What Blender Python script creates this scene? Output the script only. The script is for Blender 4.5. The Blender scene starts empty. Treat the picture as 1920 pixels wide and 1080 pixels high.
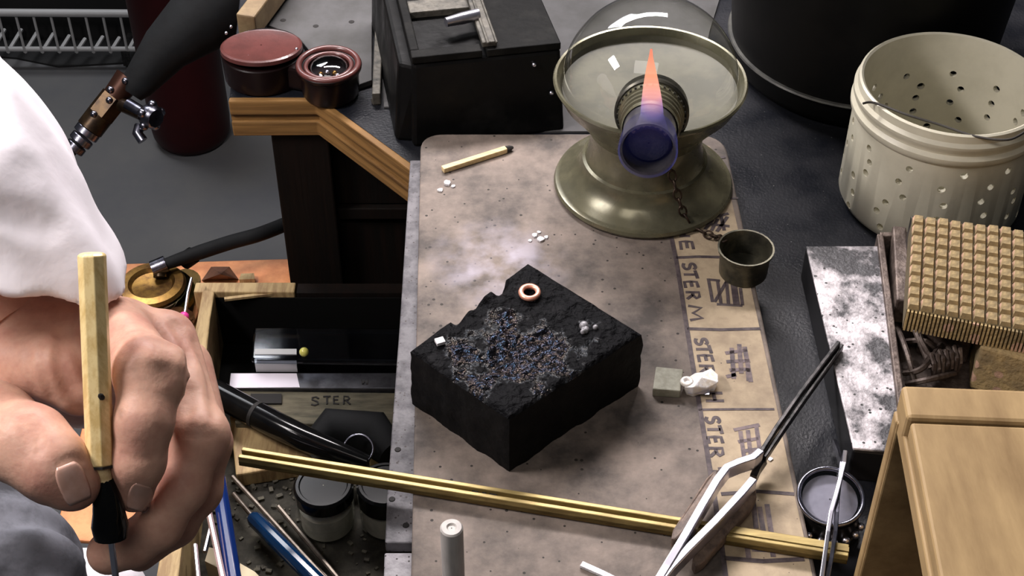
import bpy, bmesh, math, random
import numpy as np
from mathutils import Vector, Matrix, noise

random.seed(7)
sc = bpy.context.scene
COL = sc.collection

# ------------------------------------------------------------------ camera, world, lights, exposure
FPX = 2830.0
PITCH = math.radians(42)
CAM_H = 0.444
SP, CP = math.sin(PITCH), math.cos(PITCH)
CAM = Vector((0, -CAM_H / math.tan(PITCH), CAM_H))
cd = bpy.data.cameras.new('camera')
cd.sensor_width = 36.0
cd.lens = FPX * 36.0 / 1920.0
cd.clip_start = 0.01
cam = bpy.data.objects.new('camera', cd)
COL.objects.link(cam)
cam.location = CAM
cam.rotation_euler = (math.pi / 2 - PITCH, 0, 0)
sc.camera = cam

w = bpy.data.worlds.new('room_air')
sc.world = w
w.use_nodes = True
w.node_tree.nodes['Background'].inputs[0].default_value = (0.80, 0.88, 1.0, 1)
w.node_tree.nodes['Background'].inputs[1].default_value = 0.045


def area(name, loc, target, sx, sy, watts, color):
    ld = bpy.data.lights.new(name, 'AREA')
    ld.shape = 'RECTANGLE'
    ld.size, ld.size_y = sx, sy
    ld.energy = watts
    ld.color = color
    o = bpy.data.objects.new(name, ld)
    COL.objects.link(o)
    o.location = loc
    o.rotation_euler = (Vector(target) - Vector(loc)).to_track_quat('-Z', 'Y').to_euler()
    return o


area('bench_lamp_light', (-0.02, 0.42, 0.52), (0.0, 0.0, 0.0), 0.46, 0.07, 7.6, (1.0, 0.93, 0.93))
area('front_fill_light', (-0.25, -0.95, 1.45), (-0.05, 0.0, 0.0), 0.9, 0.5, 5.0, (1.0, 0.93, 0.88))  # unseen fill added behind the camera to brighten front faces
area('side_fill_light', (-0.46, -0.10, 0.50), (-0.17, -0.08, 0.08), 0.20, 0.10, 3.9, (1.0, 0.93, 0.92))  # unseen fill added at the left for hand and sleeve
area('floor_light', (-0.9, 1.6, 1.5), (-0.45, 1.15, -0.75), 0.8, 0.8, 27.0, (0.95, 0.96, 1.0))

sc.view_settings.view_transform = 'Standard'
sc.view_settings.look = 'None'
sc.view_settings.exposure = 0.0
sc.view_settings.gamma = 1.0
sc.view_settings.use_curve_mapping = False
try:
    sc.cycles.max_bounces = 8
    sc.cycles.transparent_max_bounces = 16
    sc.cycles.caustics_reflective = False
    sc.cycles.caustics_refractive = False
    sc.cycles.sample_clamp_indirect = 4.0
except Exception:
    pass


# ------------------------------------------------------------------ placement helpers (rays of the survey camera onto real planes)
def ray(x, y):
    u, v = (x - 960) / FPX, (y - 540) / FPX
    return Vector((u, CP - v * SP, -SP - v * CP))


def P(x, y, z=0.0):
    r = ray(x, y)
    return CAM + r * ((z - CAM.z) / r.z)


def Q(x, y, d):
    return CAM + ray(x, y) * d


def VY(x, y, Y):
    r = ray(x, y)
    return CAM + r * ((Y - CAM.y) / r.y)


# ------------------------------------------------------------------ materials
def M(name, col, rough=0.5, metal=0.0, col2=None, scale=60.0, lo=0.4, hi=0.6, detail=6, bump=0.0, bscale=None, stretch=None,
      spots=None, sscale=300.0, sth=0.12, spec=0.5, coat=0.0, rvar=0.0, sss=0.0, film=0.0, glossscale=None, bdist=0.001):
    m = bpy.data.materials.new(name)
    m.use_nodes = True
    nt = m.node_tree
    b = nt.nodes['Principled BSDF']
    L = nt.links.new
    b.inputs['Roughness'].default_value = rough
    b.inputs['Metallic'].default_value = metal
    b.inputs['Specular IOR Level'].default_value = spec
    b.inputs['Coat Weight'].default_value = coat
    b.inputs['Coat Roughness'].default_value = 0.1
    if sss:
        b.inputs['Subsurface Weight'].default_value = sss
        b.inputs['Subsurface Radius'].default_value = (1.0, 0.35, 0.2)
        b.inputs['Subsurface Scale'].default_value = 0.003
    if film:
        b.inputs['Thin Film Thickness'].default_value = film
        b.inputs['Thin Film IOR'].default_value = 1.45
    c4 = (col[0], col[1], col[2], 1)
    b.inputs['Base Color'].default_value = c4
    tc = nt.nodes.new('ShaderNodeTexCoord')
    mp = nt.nodes.new('ShaderNodeMapping')
    L(tc.outputs['Object'], mp.inputs['Vector'])
    if stretch:
        mp.inputs['Scale'].default_value = stretch
    last = None
    if col2 is not None:
        n = nt.nodes.new('ShaderNodeTexNoise')
        n.inputs['Scale'].default_value = scale
        n.inputs['Detail'].default_value = detail
        n.inputs['Roughness'].default_value = 0.65
        L(mp.outputs['Vector'], n.inputs['Vector'])
        r = nt.nodes.new('ShaderNodeMapRange')
        r.inputs['From Min'].default_value = lo
        r.inputs['From Max'].default_value = hi
        L(n.outputs['Fac'], r.inputs['Value'])
        mx = nt.nodes.new('ShaderNodeMix')
        mx.data_type = 'RGBA'
        mx.inputs['A'].default_value = c4
        mx.inputs['B'].default_value = (col2[0], col2[1], col2[2], 1)
        L(r.outputs['Result'], mx.inputs['Factor'])
        last = mx.outputs['Result']
    if spots is not None:
        vo = nt.nodes.new('ShaderNodeTexVoronoi')
        vo.inputs['Scale'].default_value = sscale
        L(tc.outputs['Object'], vo.inputs['Vector'])
        gate = nt.nodes.new('ShaderNodeTexNoise')
        gate.inputs['Scale'].default_value = sscale * 0.25
        L(tc.outputs['Object'], gate.inputs['Vector'])
        ml = nt.nodes.new('ShaderNodeMath')
        ml.operation = 'MULTIPLY'
        L(gate.outputs['Fac'], ml.inputs[0])
        ml.inputs[1].default_value = sth * 2
        lt = nt.nodes.new('ShaderNodeMath')
        lt.operation = 'LESS_THAN'
        L(vo.outputs['Distance'], lt.inputs[0])
        L(ml.outputs[0], lt.inputs[1])
        mx2 = nt.nodes.new('ShaderNodeMix')
        mx2.data_type = 'RGBA'
        if last:
            L(last, mx2.inputs['A'])
        else:
            mx2.inputs['A'].default_value = c4
        mx2.inputs['B'].default_value = (spots[0], spots[1], spots[2], 1)
        L(lt.outputs[0], mx2.inputs['Factor'])
        last = mx2.outputs['Result']
    if last:
        L(last, b.inputs['Base Color'])
    if rvar:
        n3 = nt.nodes.new('ShaderNodeTexNoise')
        n3.inputs['Scale'].default_value = glossscale or scale
        n3.inputs['Detail'].default_value = 4
        L(mp.outputs['Vector'], n3.inputs['Vector'])
        r3 = nt.nodes.new('ShaderNodeMapRange')
        r3.inputs['From Min'].default_value = 0.35
        r3.inputs['From Max'].default_value = 0.65
        r3.inputs['To Min'].default_value = max(0.03, rough - rvar)
        r3.inputs['To Max'].default_value = min(1, rough + rvar)
        L(n3.outputs['Fac'], r3.inputs['Value'])
        L(r3.outputs['Result'], b.inputs['Roughness'])
    if bump:
        n2 = nt.nodes.new('ShaderNodeTexNoise')
        n2.inputs['Scale'].default_value = bscale or scale * 3
        n2.inputs['Detail'].default_value = 5
        L(mp.outputs['Vector'], n2.inputs['Vector'])
        bp = nt.nodes.new('ShaderNodeBump')
        bp.inputs['Strength'].default_value = bump
        bp.inputs['Distance'].default_value = bdist
        L(n2.outputs['Fac'], bp.inputs['Height'])
        L(bp.outputs['Normal'], b.inputs['Normal'])
    return m


def glare_patch(m, centre, radius, col, scale):
    # painted glare: a pale noisy-edged patch put into the surface colour
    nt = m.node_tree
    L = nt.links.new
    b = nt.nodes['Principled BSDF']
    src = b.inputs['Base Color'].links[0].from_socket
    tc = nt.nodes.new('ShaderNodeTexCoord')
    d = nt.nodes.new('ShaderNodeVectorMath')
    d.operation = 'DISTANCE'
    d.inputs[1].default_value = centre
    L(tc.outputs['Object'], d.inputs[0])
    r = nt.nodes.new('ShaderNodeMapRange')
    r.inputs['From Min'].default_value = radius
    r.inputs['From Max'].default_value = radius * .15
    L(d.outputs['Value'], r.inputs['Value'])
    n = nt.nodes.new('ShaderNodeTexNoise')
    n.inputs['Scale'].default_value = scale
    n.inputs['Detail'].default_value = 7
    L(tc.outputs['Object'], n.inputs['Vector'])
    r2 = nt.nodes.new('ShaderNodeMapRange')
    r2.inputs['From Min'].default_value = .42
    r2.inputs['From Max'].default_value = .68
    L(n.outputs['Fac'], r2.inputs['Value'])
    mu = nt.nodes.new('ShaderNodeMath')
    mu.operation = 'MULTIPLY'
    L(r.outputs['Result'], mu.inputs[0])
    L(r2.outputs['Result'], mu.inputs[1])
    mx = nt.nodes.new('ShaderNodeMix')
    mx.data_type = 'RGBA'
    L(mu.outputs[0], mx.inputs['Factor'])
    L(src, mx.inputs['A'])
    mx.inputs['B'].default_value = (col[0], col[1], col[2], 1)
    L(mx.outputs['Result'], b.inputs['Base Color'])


def thin_glass(name, tint, gloss=1.0, rough=0.02, ior=1.45):
    m = bpy.data.materials.new(name)
    m.use_nodes = True
    nt = m.node_tree
    nt.nodes.clear()
    L = nt.links.new
    out = nt.nodes.new('ShaderNodeOutputMaterial')
    mix = nt.nodes.new('ShaderNodeMixShader')
    tr = nt.nodes.new('ShaderNodeBsdfTransparent')
    tr.inputs[0].default_value = (tint[0], tint[1], tint[2], 1)
    gl = nt.nodes.new('ShaderNodeBsdfGlossy')
    gl.inputs['Roughness'].default_value = rough
    lw = nt.nodes.new('ShaderNodeLayerWeight')
    lw.inputs['Blend'].default_value = .5
    pw = nt.nodes.new('ShaderNodeMath')
    pw.operation = 'POWER'
    pw.inputs[1].default_value = 4.0
    L(lw.outputs['Facing'], pw.inputs[0])
    mu = nt.nodes.new('ShaderNodeMath')
    mu.operation = 'MULTIPLY_ADD'
    mu.inputs[1].default_value = .6 * gloss
    mu.inputs[2].default_value = .04 * gloss
    mu.use_clamp = True
    L(pw.outputs[0], mu.inputs[0])
    L(mu.outputs[0], mix.inputs[0])
    L(tr.outputs[0], mix.inputs[1])
    L(gl.outputs[0], mix.inputs[2])
    L(mix.outputs[0], out.inputs[0])
    return m


def flux_material():
    m = M('glassy_flux_crust', (0.0042, 0.0042, 0.005), 0.5, col2=(0.012, 0.0115, 0.0125), scale=150, lo=.5, hi=.75, spec=.4)
    nt = m.node_tree
    L = nt.links.new
    b = nt.nodes['Principled BSDF']
    tc = nt.nodes.new('ShaderNodeTexCoord')
    vo = nt.nodes.new('ShaderNodeTexVoronoi')
    vo.feature = 'SMOOTH_F1'
    vo.inputs['Scale'].default_value = 240
    vo.inputs['Smoothness'].default_value = .35
    L(tc.outputs['Object'], vo.inputs['Vector'])
    nz = nt.nodes.new('ShaderNodeTexNoise')
    nz.inputs['Scale'].default_value = 420
    nz.inputs['Detail'].default_value = 3
    L(tc.outputs['Object'], nz.inputs['Vector'])
    ad = nt.nodes.new('ShaderNodeMath')
    ad.operation = 'ADD'
    L(vo.outputs['Distance'], ad.inputs[0])
    L(nz.outputs['Fac'], ad.inputs[1])
    bp = nt.nodes.new('ShaderNodeBump')
    bp.inputs['Strength'].default_value = 1.0
    bp.inputs['Distance'].default_value = .0018
    L(ad.outputs[0], bp.inputs['Height'])
    L(bp.outputs['Normal'], b.inputs['Normal'])
    # glossy only where the flux melted: broad patches in the middle of the block
    gm = nt.nodes.new('ShaderNodeTexNoise')
    gm.inputs['Scale'].default_value = 75
    gm.inputs['Detail'].default_value = 4
    L(tc.outputs['Object'], gm.inputs['Vector'])
    ds = nt.nodes.new('ShaderNodeVectorMath')
    ds.operation = 'DISTANCE'
    ds.inputs[1].default_value = (-.002, -.010, .03)
    L(tc.outputs['Object'], ds.inputs[0])
    r1 = nt.nodes.new('ShaderNodeMapRange')
    r1.inputs['From Min'].default_value = .038
    r1.inputs['From Max'].default_value = .012
    r1.inputs['To Min'].default_value = -.16
    r1.inputs['To Max'].default_value = .10
    L(ds.outputs['Value'], r1.inputs['Value'])
    a2 = nt.nodes.new('ShaderNodeMath')
    a2.operation = 'ADD'
    L(gm.outputs['Fac'], a2.inputs[0])
    L(r1.outputs['Result'], a2.inputs[1])
    r2 = nt.nodes.new('ShaderNodeMapRange')
    r2.inputs['From Min'].default_value = .47
    r2.inputs['From Max'].default_value = .56
    L(a2.outputs[0], r2.inputs['Value'])
    rr = nt.nodes.new('ShaderNodeMapRange')
    rr.inputs['To Min'].default_value = .65
    rr.inputs['To Max'].default_value = .06
    L(r2.outputs['Result'], rr.inputs['Value'])
    L(rr.outputs['Result'], b.inputs['Roughness'])
    sr = nt.nodes.new('ShaderNodeMapRange')
    sr.inputs['To Min'].default_value = .06
    sr.inputs['To Max'].default_value = .5
    L(r2.outputs['Result'], sr.inputs['Value'])
    L(sr.outputs['Result'], b.inputs['Specular IOR Level'])
    tf = nt.nodes.new('ShaderNodeMapRange')
    tf.inputs['To Min'].default_value = 0
    tf.inputs['To Max'].default_value = 235
    L(nz.outputs['Fac'], tf.inputs['Value'])
    t2 = nt.nodes.new('ShaderNodeMath')
    t2.operation = 'MULTIPLY'
    L(tf.outputs['Result'], t2.inputs[0])
    L(r2.outputs['Result'], t2.inputs[1])
    L(t2.outputs[0], b.inputs['Thin Film Thickness'])
    b.inputs['Thin Film IOR'].default_value = 1.36
    return m


m_floor = M('painted_concrete', (0.115, 0.117, 0.125), 0.6, col2=(0.15, 0.148, 0.145), scale=9, lo=.35, hi=.7, bump=.1, bscale=60)
m_wall = M('dark_wall_and_shade', (0.012, 0.012, 0.013), 0.8, col2=(0.02, 0.02, 0.02), scale=5)
m_bench = M('slate_bench_top', (0.0075, 0.0085, 0.012), 0.45, spec=.22, col2=(0.014, 0.0145, 0.018), scale=45, bump=.25, bscale=700, spots=(.16, .16, .15), sscale=210, sth=.045, rvar=.1)
m_oak = M('oak_edge', (0.27, 0.145, 0.048), 0.6, spec=.25, col2=(0.075, 0.036, 0.012), scale=70, lo=.42, hi=.66, stretch=(0.12, 0.12, 3.2), bump=.2, bscale=150)
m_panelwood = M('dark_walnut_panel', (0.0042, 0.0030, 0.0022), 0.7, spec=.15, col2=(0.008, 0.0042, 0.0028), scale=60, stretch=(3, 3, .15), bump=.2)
m_plywood = M('pale_drawer_wood', (0.46, 0.33, 0.155), 0.65, col2=(0.27, 0.17, 0.075), scale=90, lo=.42, hi=.62, stretch=(2.4, .35, .5), bump=.4, bscale=200)
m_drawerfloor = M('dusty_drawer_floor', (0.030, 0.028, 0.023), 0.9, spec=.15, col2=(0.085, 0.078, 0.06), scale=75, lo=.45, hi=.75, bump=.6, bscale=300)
m_boxinner = M('shade_darkened_inside', (0.12, 0.07, 0.032), 0.8, spec=.2, col2=(.07, .042, .02), scale=40, stretch=(.4, 2, 2))  # shade inside the box put into the wood colour
m_boxwood = M('sanded_box_wood', (0.42, 0.285, 0.135), 0.6, spec=.3, col2=(0.25, 0.158, 0.07), scale=38, lo=.38, hi=.66, stretch=(1.6, .35, 1.6), bump=.15, bscale=90)
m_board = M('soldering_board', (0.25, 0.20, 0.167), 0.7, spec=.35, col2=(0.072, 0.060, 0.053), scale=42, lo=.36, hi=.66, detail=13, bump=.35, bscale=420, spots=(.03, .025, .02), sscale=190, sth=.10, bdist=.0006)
glare_patch(m_board, (-.026, .030, 0), .034, (.44, .40, .46), 70)  # lamp glare painted pale into the board colour
m_label = M('pale_board_margin', (0.46, 0.36, 0.24), 0.75, col2=(0.27, 0.205, 0.14), scale=70, lo=.4, hi=.68, detail=12, bump=.25, bscale=420, spots=(.05, .035, .03), sscale=210, sth=.05, bdist=.0006)
m_boardedge = M('board_edge', (0.52, 0.40, 0.25), 0.8, col2=(0.3, 0.22, 0.14), scale=120)
m_ink = M('marker_ink', (0.055, 0.040, 0.045), 0.7, col2=(0.11, 0.085, 0.085), scale=260)
m_inkfaint = M('faded_marker_ink', (0.20, 0.15, 0.15), 0.7, col2=(0.10, 0.08, 0.09), scale=260)
m_plate = M('pitted_steel_plate', (0.17, 0.162, 0.172), 0.6, spec=.3, metal=0.0, col2=(0.075, 0.071, 0.078), scale=110, lo=.4, hi=.62, bump=.4, bscale=500, spots=(.06, .05, .05), sscale=420, sth=.17)
m_charcoal = M('charcoal', (0.0042, 0.0042, 0.0045), 0.7, col2=(0.008, 0.0075, 0.0075), scale=120, bump=.5, bscale=380, spec=.10)
m_flux = flux_material()
m_pewter = M('old_pewter', (0.17, 0.158, 0.10), 0.27, metal=.4, col2=(0.10, 0.094, 0.06), scale=60, rvar=.08, bump=.06, bscale=120)
m_pewterdark = M('tarnished_pewter', (0.10, 0.095, 0.075), 0.35, metal=.8, col2=(0.05, 0.05, 0.045), scale=120)
m_burner = M('heat_blued_tube', (0.26, 0.245, 0.26), 0.28, metal=.85, col2=(0.17, 0.16, 0.19), scale=90)
m_wick = M('sooty_wick', (0.012, 0.014, 0.03), 0.9, col2=(.03, .03, .045), scale=300, bump=.5)
m_chain = M('rusty_chain', (0.07, 0.045, 0.03), 0.5, metal=.7, col2=(.03, .02, .015), scale=500)
m_cap = M('dull_brass_cap', (0.13, 0.12, 0.085), 0.42, metal=.75, col2=(0.06, 0.058, 0.045), scale=130)
m_dome = thin_glass('dome_glass', (0.95, 0.955, 0.93), 1.6)
m_lens = thin_glass('lens_glass', (0.92, 0.92, 0.95), 1.5)
m_jar = thin_glass('jar_glass', (0.94, 0.95, 0.93), 1.4)
m_clear = thin_glass('clear_plastic', (0.74, 0.76, 0.80), 1.5, .06)
m_blackplastic = M('black_plastic', (0.0035, 0.0035, 0.004), 0.13, spec=.22, col2=(.006, .006, .006), scale=100)
m_blackbox = M('scuffed_black_casing', (0.0030, 0.0030, 0.0030), 0.5, spec=.15, col2=(0.009, 0.0085, 0.008), scale=50, lo=.55, hi=.8, bump=.3, bscale=160, rvar=.15)
m_dustyblack = M('dusty_black_casing', (0.0035, 0.0035, 0.0033), 0.65, spec=.12, col2=(0.016, 0.0155, 0.0135), scale=60, lo=.5, hi=.8, bump=.4, bscale=200)
m_dustbar = M('dusty_steel', (0.12, 0.11, 0.09), 0.55, metal=.3, col2=(0.035, 0.033, 0.028), scale=130, lo=.4, hi=.65, bump=.3)
m_greyplate = M('grey_sheet_steel', (0.10, 0.098, 0.10), 0.7, spec=.25, metal=.0, col2=(0.05, 0.049, 0.046), scale=25, lo=.35, hi=.7)
m_chrome = M('polished_steel', (0.72, 0.70, 0.78), 0.28, metal=1.0)
m_steel = M('blued_steel', (0.30, 0.30, 0.36), 0.26, metal=1.0, col2=(.12, .12, .15), scale=90)
m_darksteel = M('dark_steel', (0.075, 0.07, 0.07), 0.35, metal=.9, col2=(.03, .03, .03), scale=200)
m_fibre = M('brown_fibre_grip', (0.23, 0.16, 0.12), 0.6, col2=(0.09, 0.062, 0.05), scale=150, lo=.4, hi=.6, bump=.2)
m_maroon = M('maroon_plastic', (0.11, 0.033, 0.029), 0.32, col2=(.08, .025, .022), scale=80, bump=.1, bscale=500, coat=.3)
m_maroondark = M('dark_maroon_body', (0.008, 0.0035, 0.0035), 0.3, spec=.25)
m_trayshade = M('drawer_shade_black', (0.004, 0.004, 0.0038), 0.9, spec=.1)  # black standing in for the shade inside the tray
m_dial = M('grey_frosted_disc', (.50, .49, .53), .6, col2=(.38, .38, .41), scale=90)
m_redtank = M('dark_red_enamel', (0.040, 0.004, 0.005), 0.45, spec=.2, col2=(.028, .0035, .004), scale=9)
m_white = M('white_wire_coating', (0.55, 0.55, 0.55), 0.45)
m_sleeveblack = M('black_rubber_sleeve', (0.0085, 0.0095, 0.0105), 0.75, spec=.2, col2=(.006, .006, .0065), scale=30, bump=.2, bscale=200)
m_brass = M('aged_brass', (0.40, 0.225, 0.06), 0.3, metal=.9, col2=(0.18, 0.095, 0.035), scale=110)
m_darkbrass = M('dark_brass', (0.055, 0.034, 0.016), 0.36, metal=.8, col2=(0.025, 0.016, 0.010), scale=140)
m_canister = M('white_polythene', (0.62, 0.585, 0.46), 0.42, col2=(0.52, 0.49, 0.38), scale=40, lo=.4, hi=.7, sss=.0, bump=.12, bscale=120)
m_wire = M('dark_iron_wire', (0.06, 0.055, 0.05), 0.5, metal=.6)
m_tub = M('black_iron_tub', (0.0035, 0.0035, 0.0035), 0.5, spec=.15, col2=(.006, .0055, .005), scale=30, bump=.1)
m_tubrim = M('tub_rim_highlight', (0.12, 0.118, 0.105), 0.4, metal=.4, col2=(.07, .07, .065), scale=90)  # rim coloured lighter to paint in its highlight
m_ceramic = M('tan_ceramic_honeycomb', (0.47, 0.34, 0.16), 0.9, spec=.2, col2=(0.25, 0.19, 0.105), scale=75, lo=.38, hi=.62, bump=.7, bscale=500, spots=(.52, .33, .23), sscale=90, sth=.22)
m_ceramicdark = M('honeycomb_core', (0.12, 0.092, 0.045), 0.9, col2=(.08, .06, .03), scale=200)
m_rust = M('rusty_iron', (0.085, 0.062, 0.052), 0.55, metal=.4, col2=(0.20, 0.155, 0.13), scale=140, lo=.45, hi=.68, bump=.6, bscale=420)
m_speckle = M('scarred_steel_block', (0.66, 0.61, 0.63), 0.5, metal=.1, col2=(0.05, 0.048, 0.052), scale=46, lo=.42, hi=.57, detail=10, bump=.6, bscale=420, spots=(.03, .03, .03), sscale=260, sth=.16)
m_blockside = M('black_block_side', (0.0085, 0.0085, 0.010), 0.5)
m_brassrod = M('yellow_brass_channel', (0.45, 0.34, 0.13), 0.42, metal=.4, col2=(0.27, 0.195, 0.07), scale=110, stretch=(.3, 3, 3))
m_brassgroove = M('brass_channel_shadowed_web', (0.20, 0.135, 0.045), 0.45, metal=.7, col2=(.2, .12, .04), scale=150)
m_match = M('bare_matchwood', (0.78, 0.61, 0.33), 0.6, col2=(.62, .45, .22), scale=120, stretch=(1, 6, 6))
m_burnt = M('burnt_wood', (0.012, 0.010, 0.009), 0.8)
m_dowel = M('waxed_dowel', (0.88, 0.69, 0.34), 0.4, col2=(0.68, 0.48, 0.19), scale=130, lo=.42, hi=.62, stretch=(2.2, 2.2, .12), coat=.35)
m_copper = M('copper', (0.85, 0.42, 0.30), 0.38, metal=.5, col2=(.72, .32, .22), scale=400)
m_whiteflux = M('white_flux', (0.78, 0.76, 0.78), 0.5, col2=(.6, .58, .6), scale=500, bump=.4)
m_silver = M('bright_silver_solder', (0.95, 0.86, 0.74), 0.5, metal=.15, col2=(.97, .94, .95), scale=300, bump=.5, bscale=420)
m_tile = M('grey_green_chip', (0.27, 0.26, 0.195), 0.6, col2=(.36, .345, .27), scale=250, bump=.3)
m_ceramicrod = M('white_ceramic_rod', (0.50, 0.47, 0.44), 0.5, col2=(.38, .35, .33), scale=150, stretch=(1, 1, .2))
m_blue = M('blue_plastic_handle', (0.006, 0.022, 0.12), 0.22, spec=.3)
m_cyan = M('teal_blue_handle', (0.002, 0.022, 0.07), 0.10, spec=.5)
m_tin = M('tarnished_rod', (0.15, 0.125, 0.10), 0.4, metal=.6, col2=(.09, .07, .055), scale=200)
m_pinkrod = M('pink_copper_rod', (0.62, 0.43, 0.40), 0.3, metal=.6)
m_rulereflect = M('white_lamp_reflection', (0.93, 0.86, 0.95), 0.6)
m_rulersteel = M('dull_ruler_steel', (0.20, 0.20, 0.22), 0.3, metal=.8, col2=(.11, .11, .12), scale=60)
m_card = M('grimy_cardboard', (0.15, 0.13, 0.085), 0.85, col2=(.06, .055, .036), scale=70, lo=.4, hi=.62, stretch=(.4, 2, 1))
m_cream = M('cream_paper', (0.72, 0.62, 0.42), 0.7)
m_orange = M('orange_leather', (0.80, 0.33, 0.13), 0.55, col2=(.62, .22, .08), scale=50, bump=.2)
m_brownleather = M('brown_leather_scrap', (0.16, 0.075, 0.045), 0.6, col2=(.09, .04, .025), scale=90)
m_pink = M('pink_pin_head', (0.85, 0.06, 0.35), 0.4)
m_powder = M('grey_powder', (0.52, 0.50, 0.42), 0.9, col2=(.40, .385, .32), scale=120)
m_bead = M('yellow_bead', (0.75, 0.70, 0.16), 0.2, coat=.5)
m_shirt = M('white_cotton', (0.90, 0.86, 0.90), 0.85, col2=(0.86, 0.80, 0.85), scale=22, lo=.35, hi=.7, bump=.25, bscale=160)
m_greycloth = M('grey_work_cloth', (0.20, 0.205, 0.235), 0.9, spec=.1, col2=(0.055, 0.055, 0.062), scale=26, lo=.42, hi=.60, bump=.3, bscale=160)
m_skin = M('skin', (0.60, 0.352, 0.258), 0.5, spec=.25, col2=(0.45, 0.225, 0.17), scale=48, lo=.42, hi=.66, detail=5, bump=.35, bscale=420, sss=.15, bdist=.0006)
m_nail = M('fingernail', (0.60, 0.35, 0.27), 0.34, col2=(.66, .41, .335), scale=200, stretch=(1, 1, 1), coat=.3)
m_burnercloth = m_wick


def flame_material():
    m = bpy.data.materials.new('alcohol_flame')
    m.use_nodes = True
    nt = m.node_tree
    nt.nodes.clear()
    L = nt.links.new
    out = nt.nodes.new('ShaderNodeOutputMaterial')
    tc = nt.nodes.new('ShaderNodeTexCoord')
    sp = nt.nodes.new('ShaderNodeSeparateXYZ')
    L(tc.outputs['Generated'], sp.inputs[0])
    ramp = nt.nodes.new('ShaderNodeValToRGB')
    cr = ramp.color_ramp
    cr.elements[0].position = 0.0
    cr.elements[0].color = (0.10, 0.13, 0.75, 1)
    cr.elements[1].position = 1.0
    cr.elements[1].color = (1.0, 0.22, 0.13, 1)
    e = cr.elements.new(0.46)
    e.color = (0.30, 0.22, 0.75, 1)
    e = cr.elements.new(0.64)
    e.color = (1.0, 0.42, 0.36, 1)
    e = cr.elements.new(0.8)
    e.color = (1.0, 0.36, 0.20, 1)
    L(sp.outputs['Z'], ramp.inputs[0])
    dens = nt.nodes.new('ShaderNodeValToRGB')
    d = dens.color_ramp
    d.elements[0].position = 0.0
    d.elements[0].color = (0.0,) * 3 + (1,)
    d.elements[1].position = 1.0
    d.elements[1].color = (0.70,) * 3 + (1,)
    e = d.elements.new(0.42)
    e.color = (0.035,) * 3 + (1,)
    e = d.elements.new(0.64)
    e.color = (0.62,) * 3 + (1,)
    L(sp.outputs['Z'], dens.inputs[0])
    em = nt.nodes.new('ShaderNodeEmission')
    em.inputs['Strength'].default_value = 1.25
    L(ramp.outputs[0], em.inputs[0])
    tr = nt.nodes.new('ShaderNodeBsdfTransparent')
    mix = nt.nodes.new('ShaderNodeMixShader')
    L(dens.outputs[0], mix.inputs[0])
    L(tr.outputs[0], mix.inputs[1])
    L(em.outputs[0], mix.inputs[2])
    L(mix.outputs[0], out.inputs[0])
    return m


m_flame = flame_material()


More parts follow.
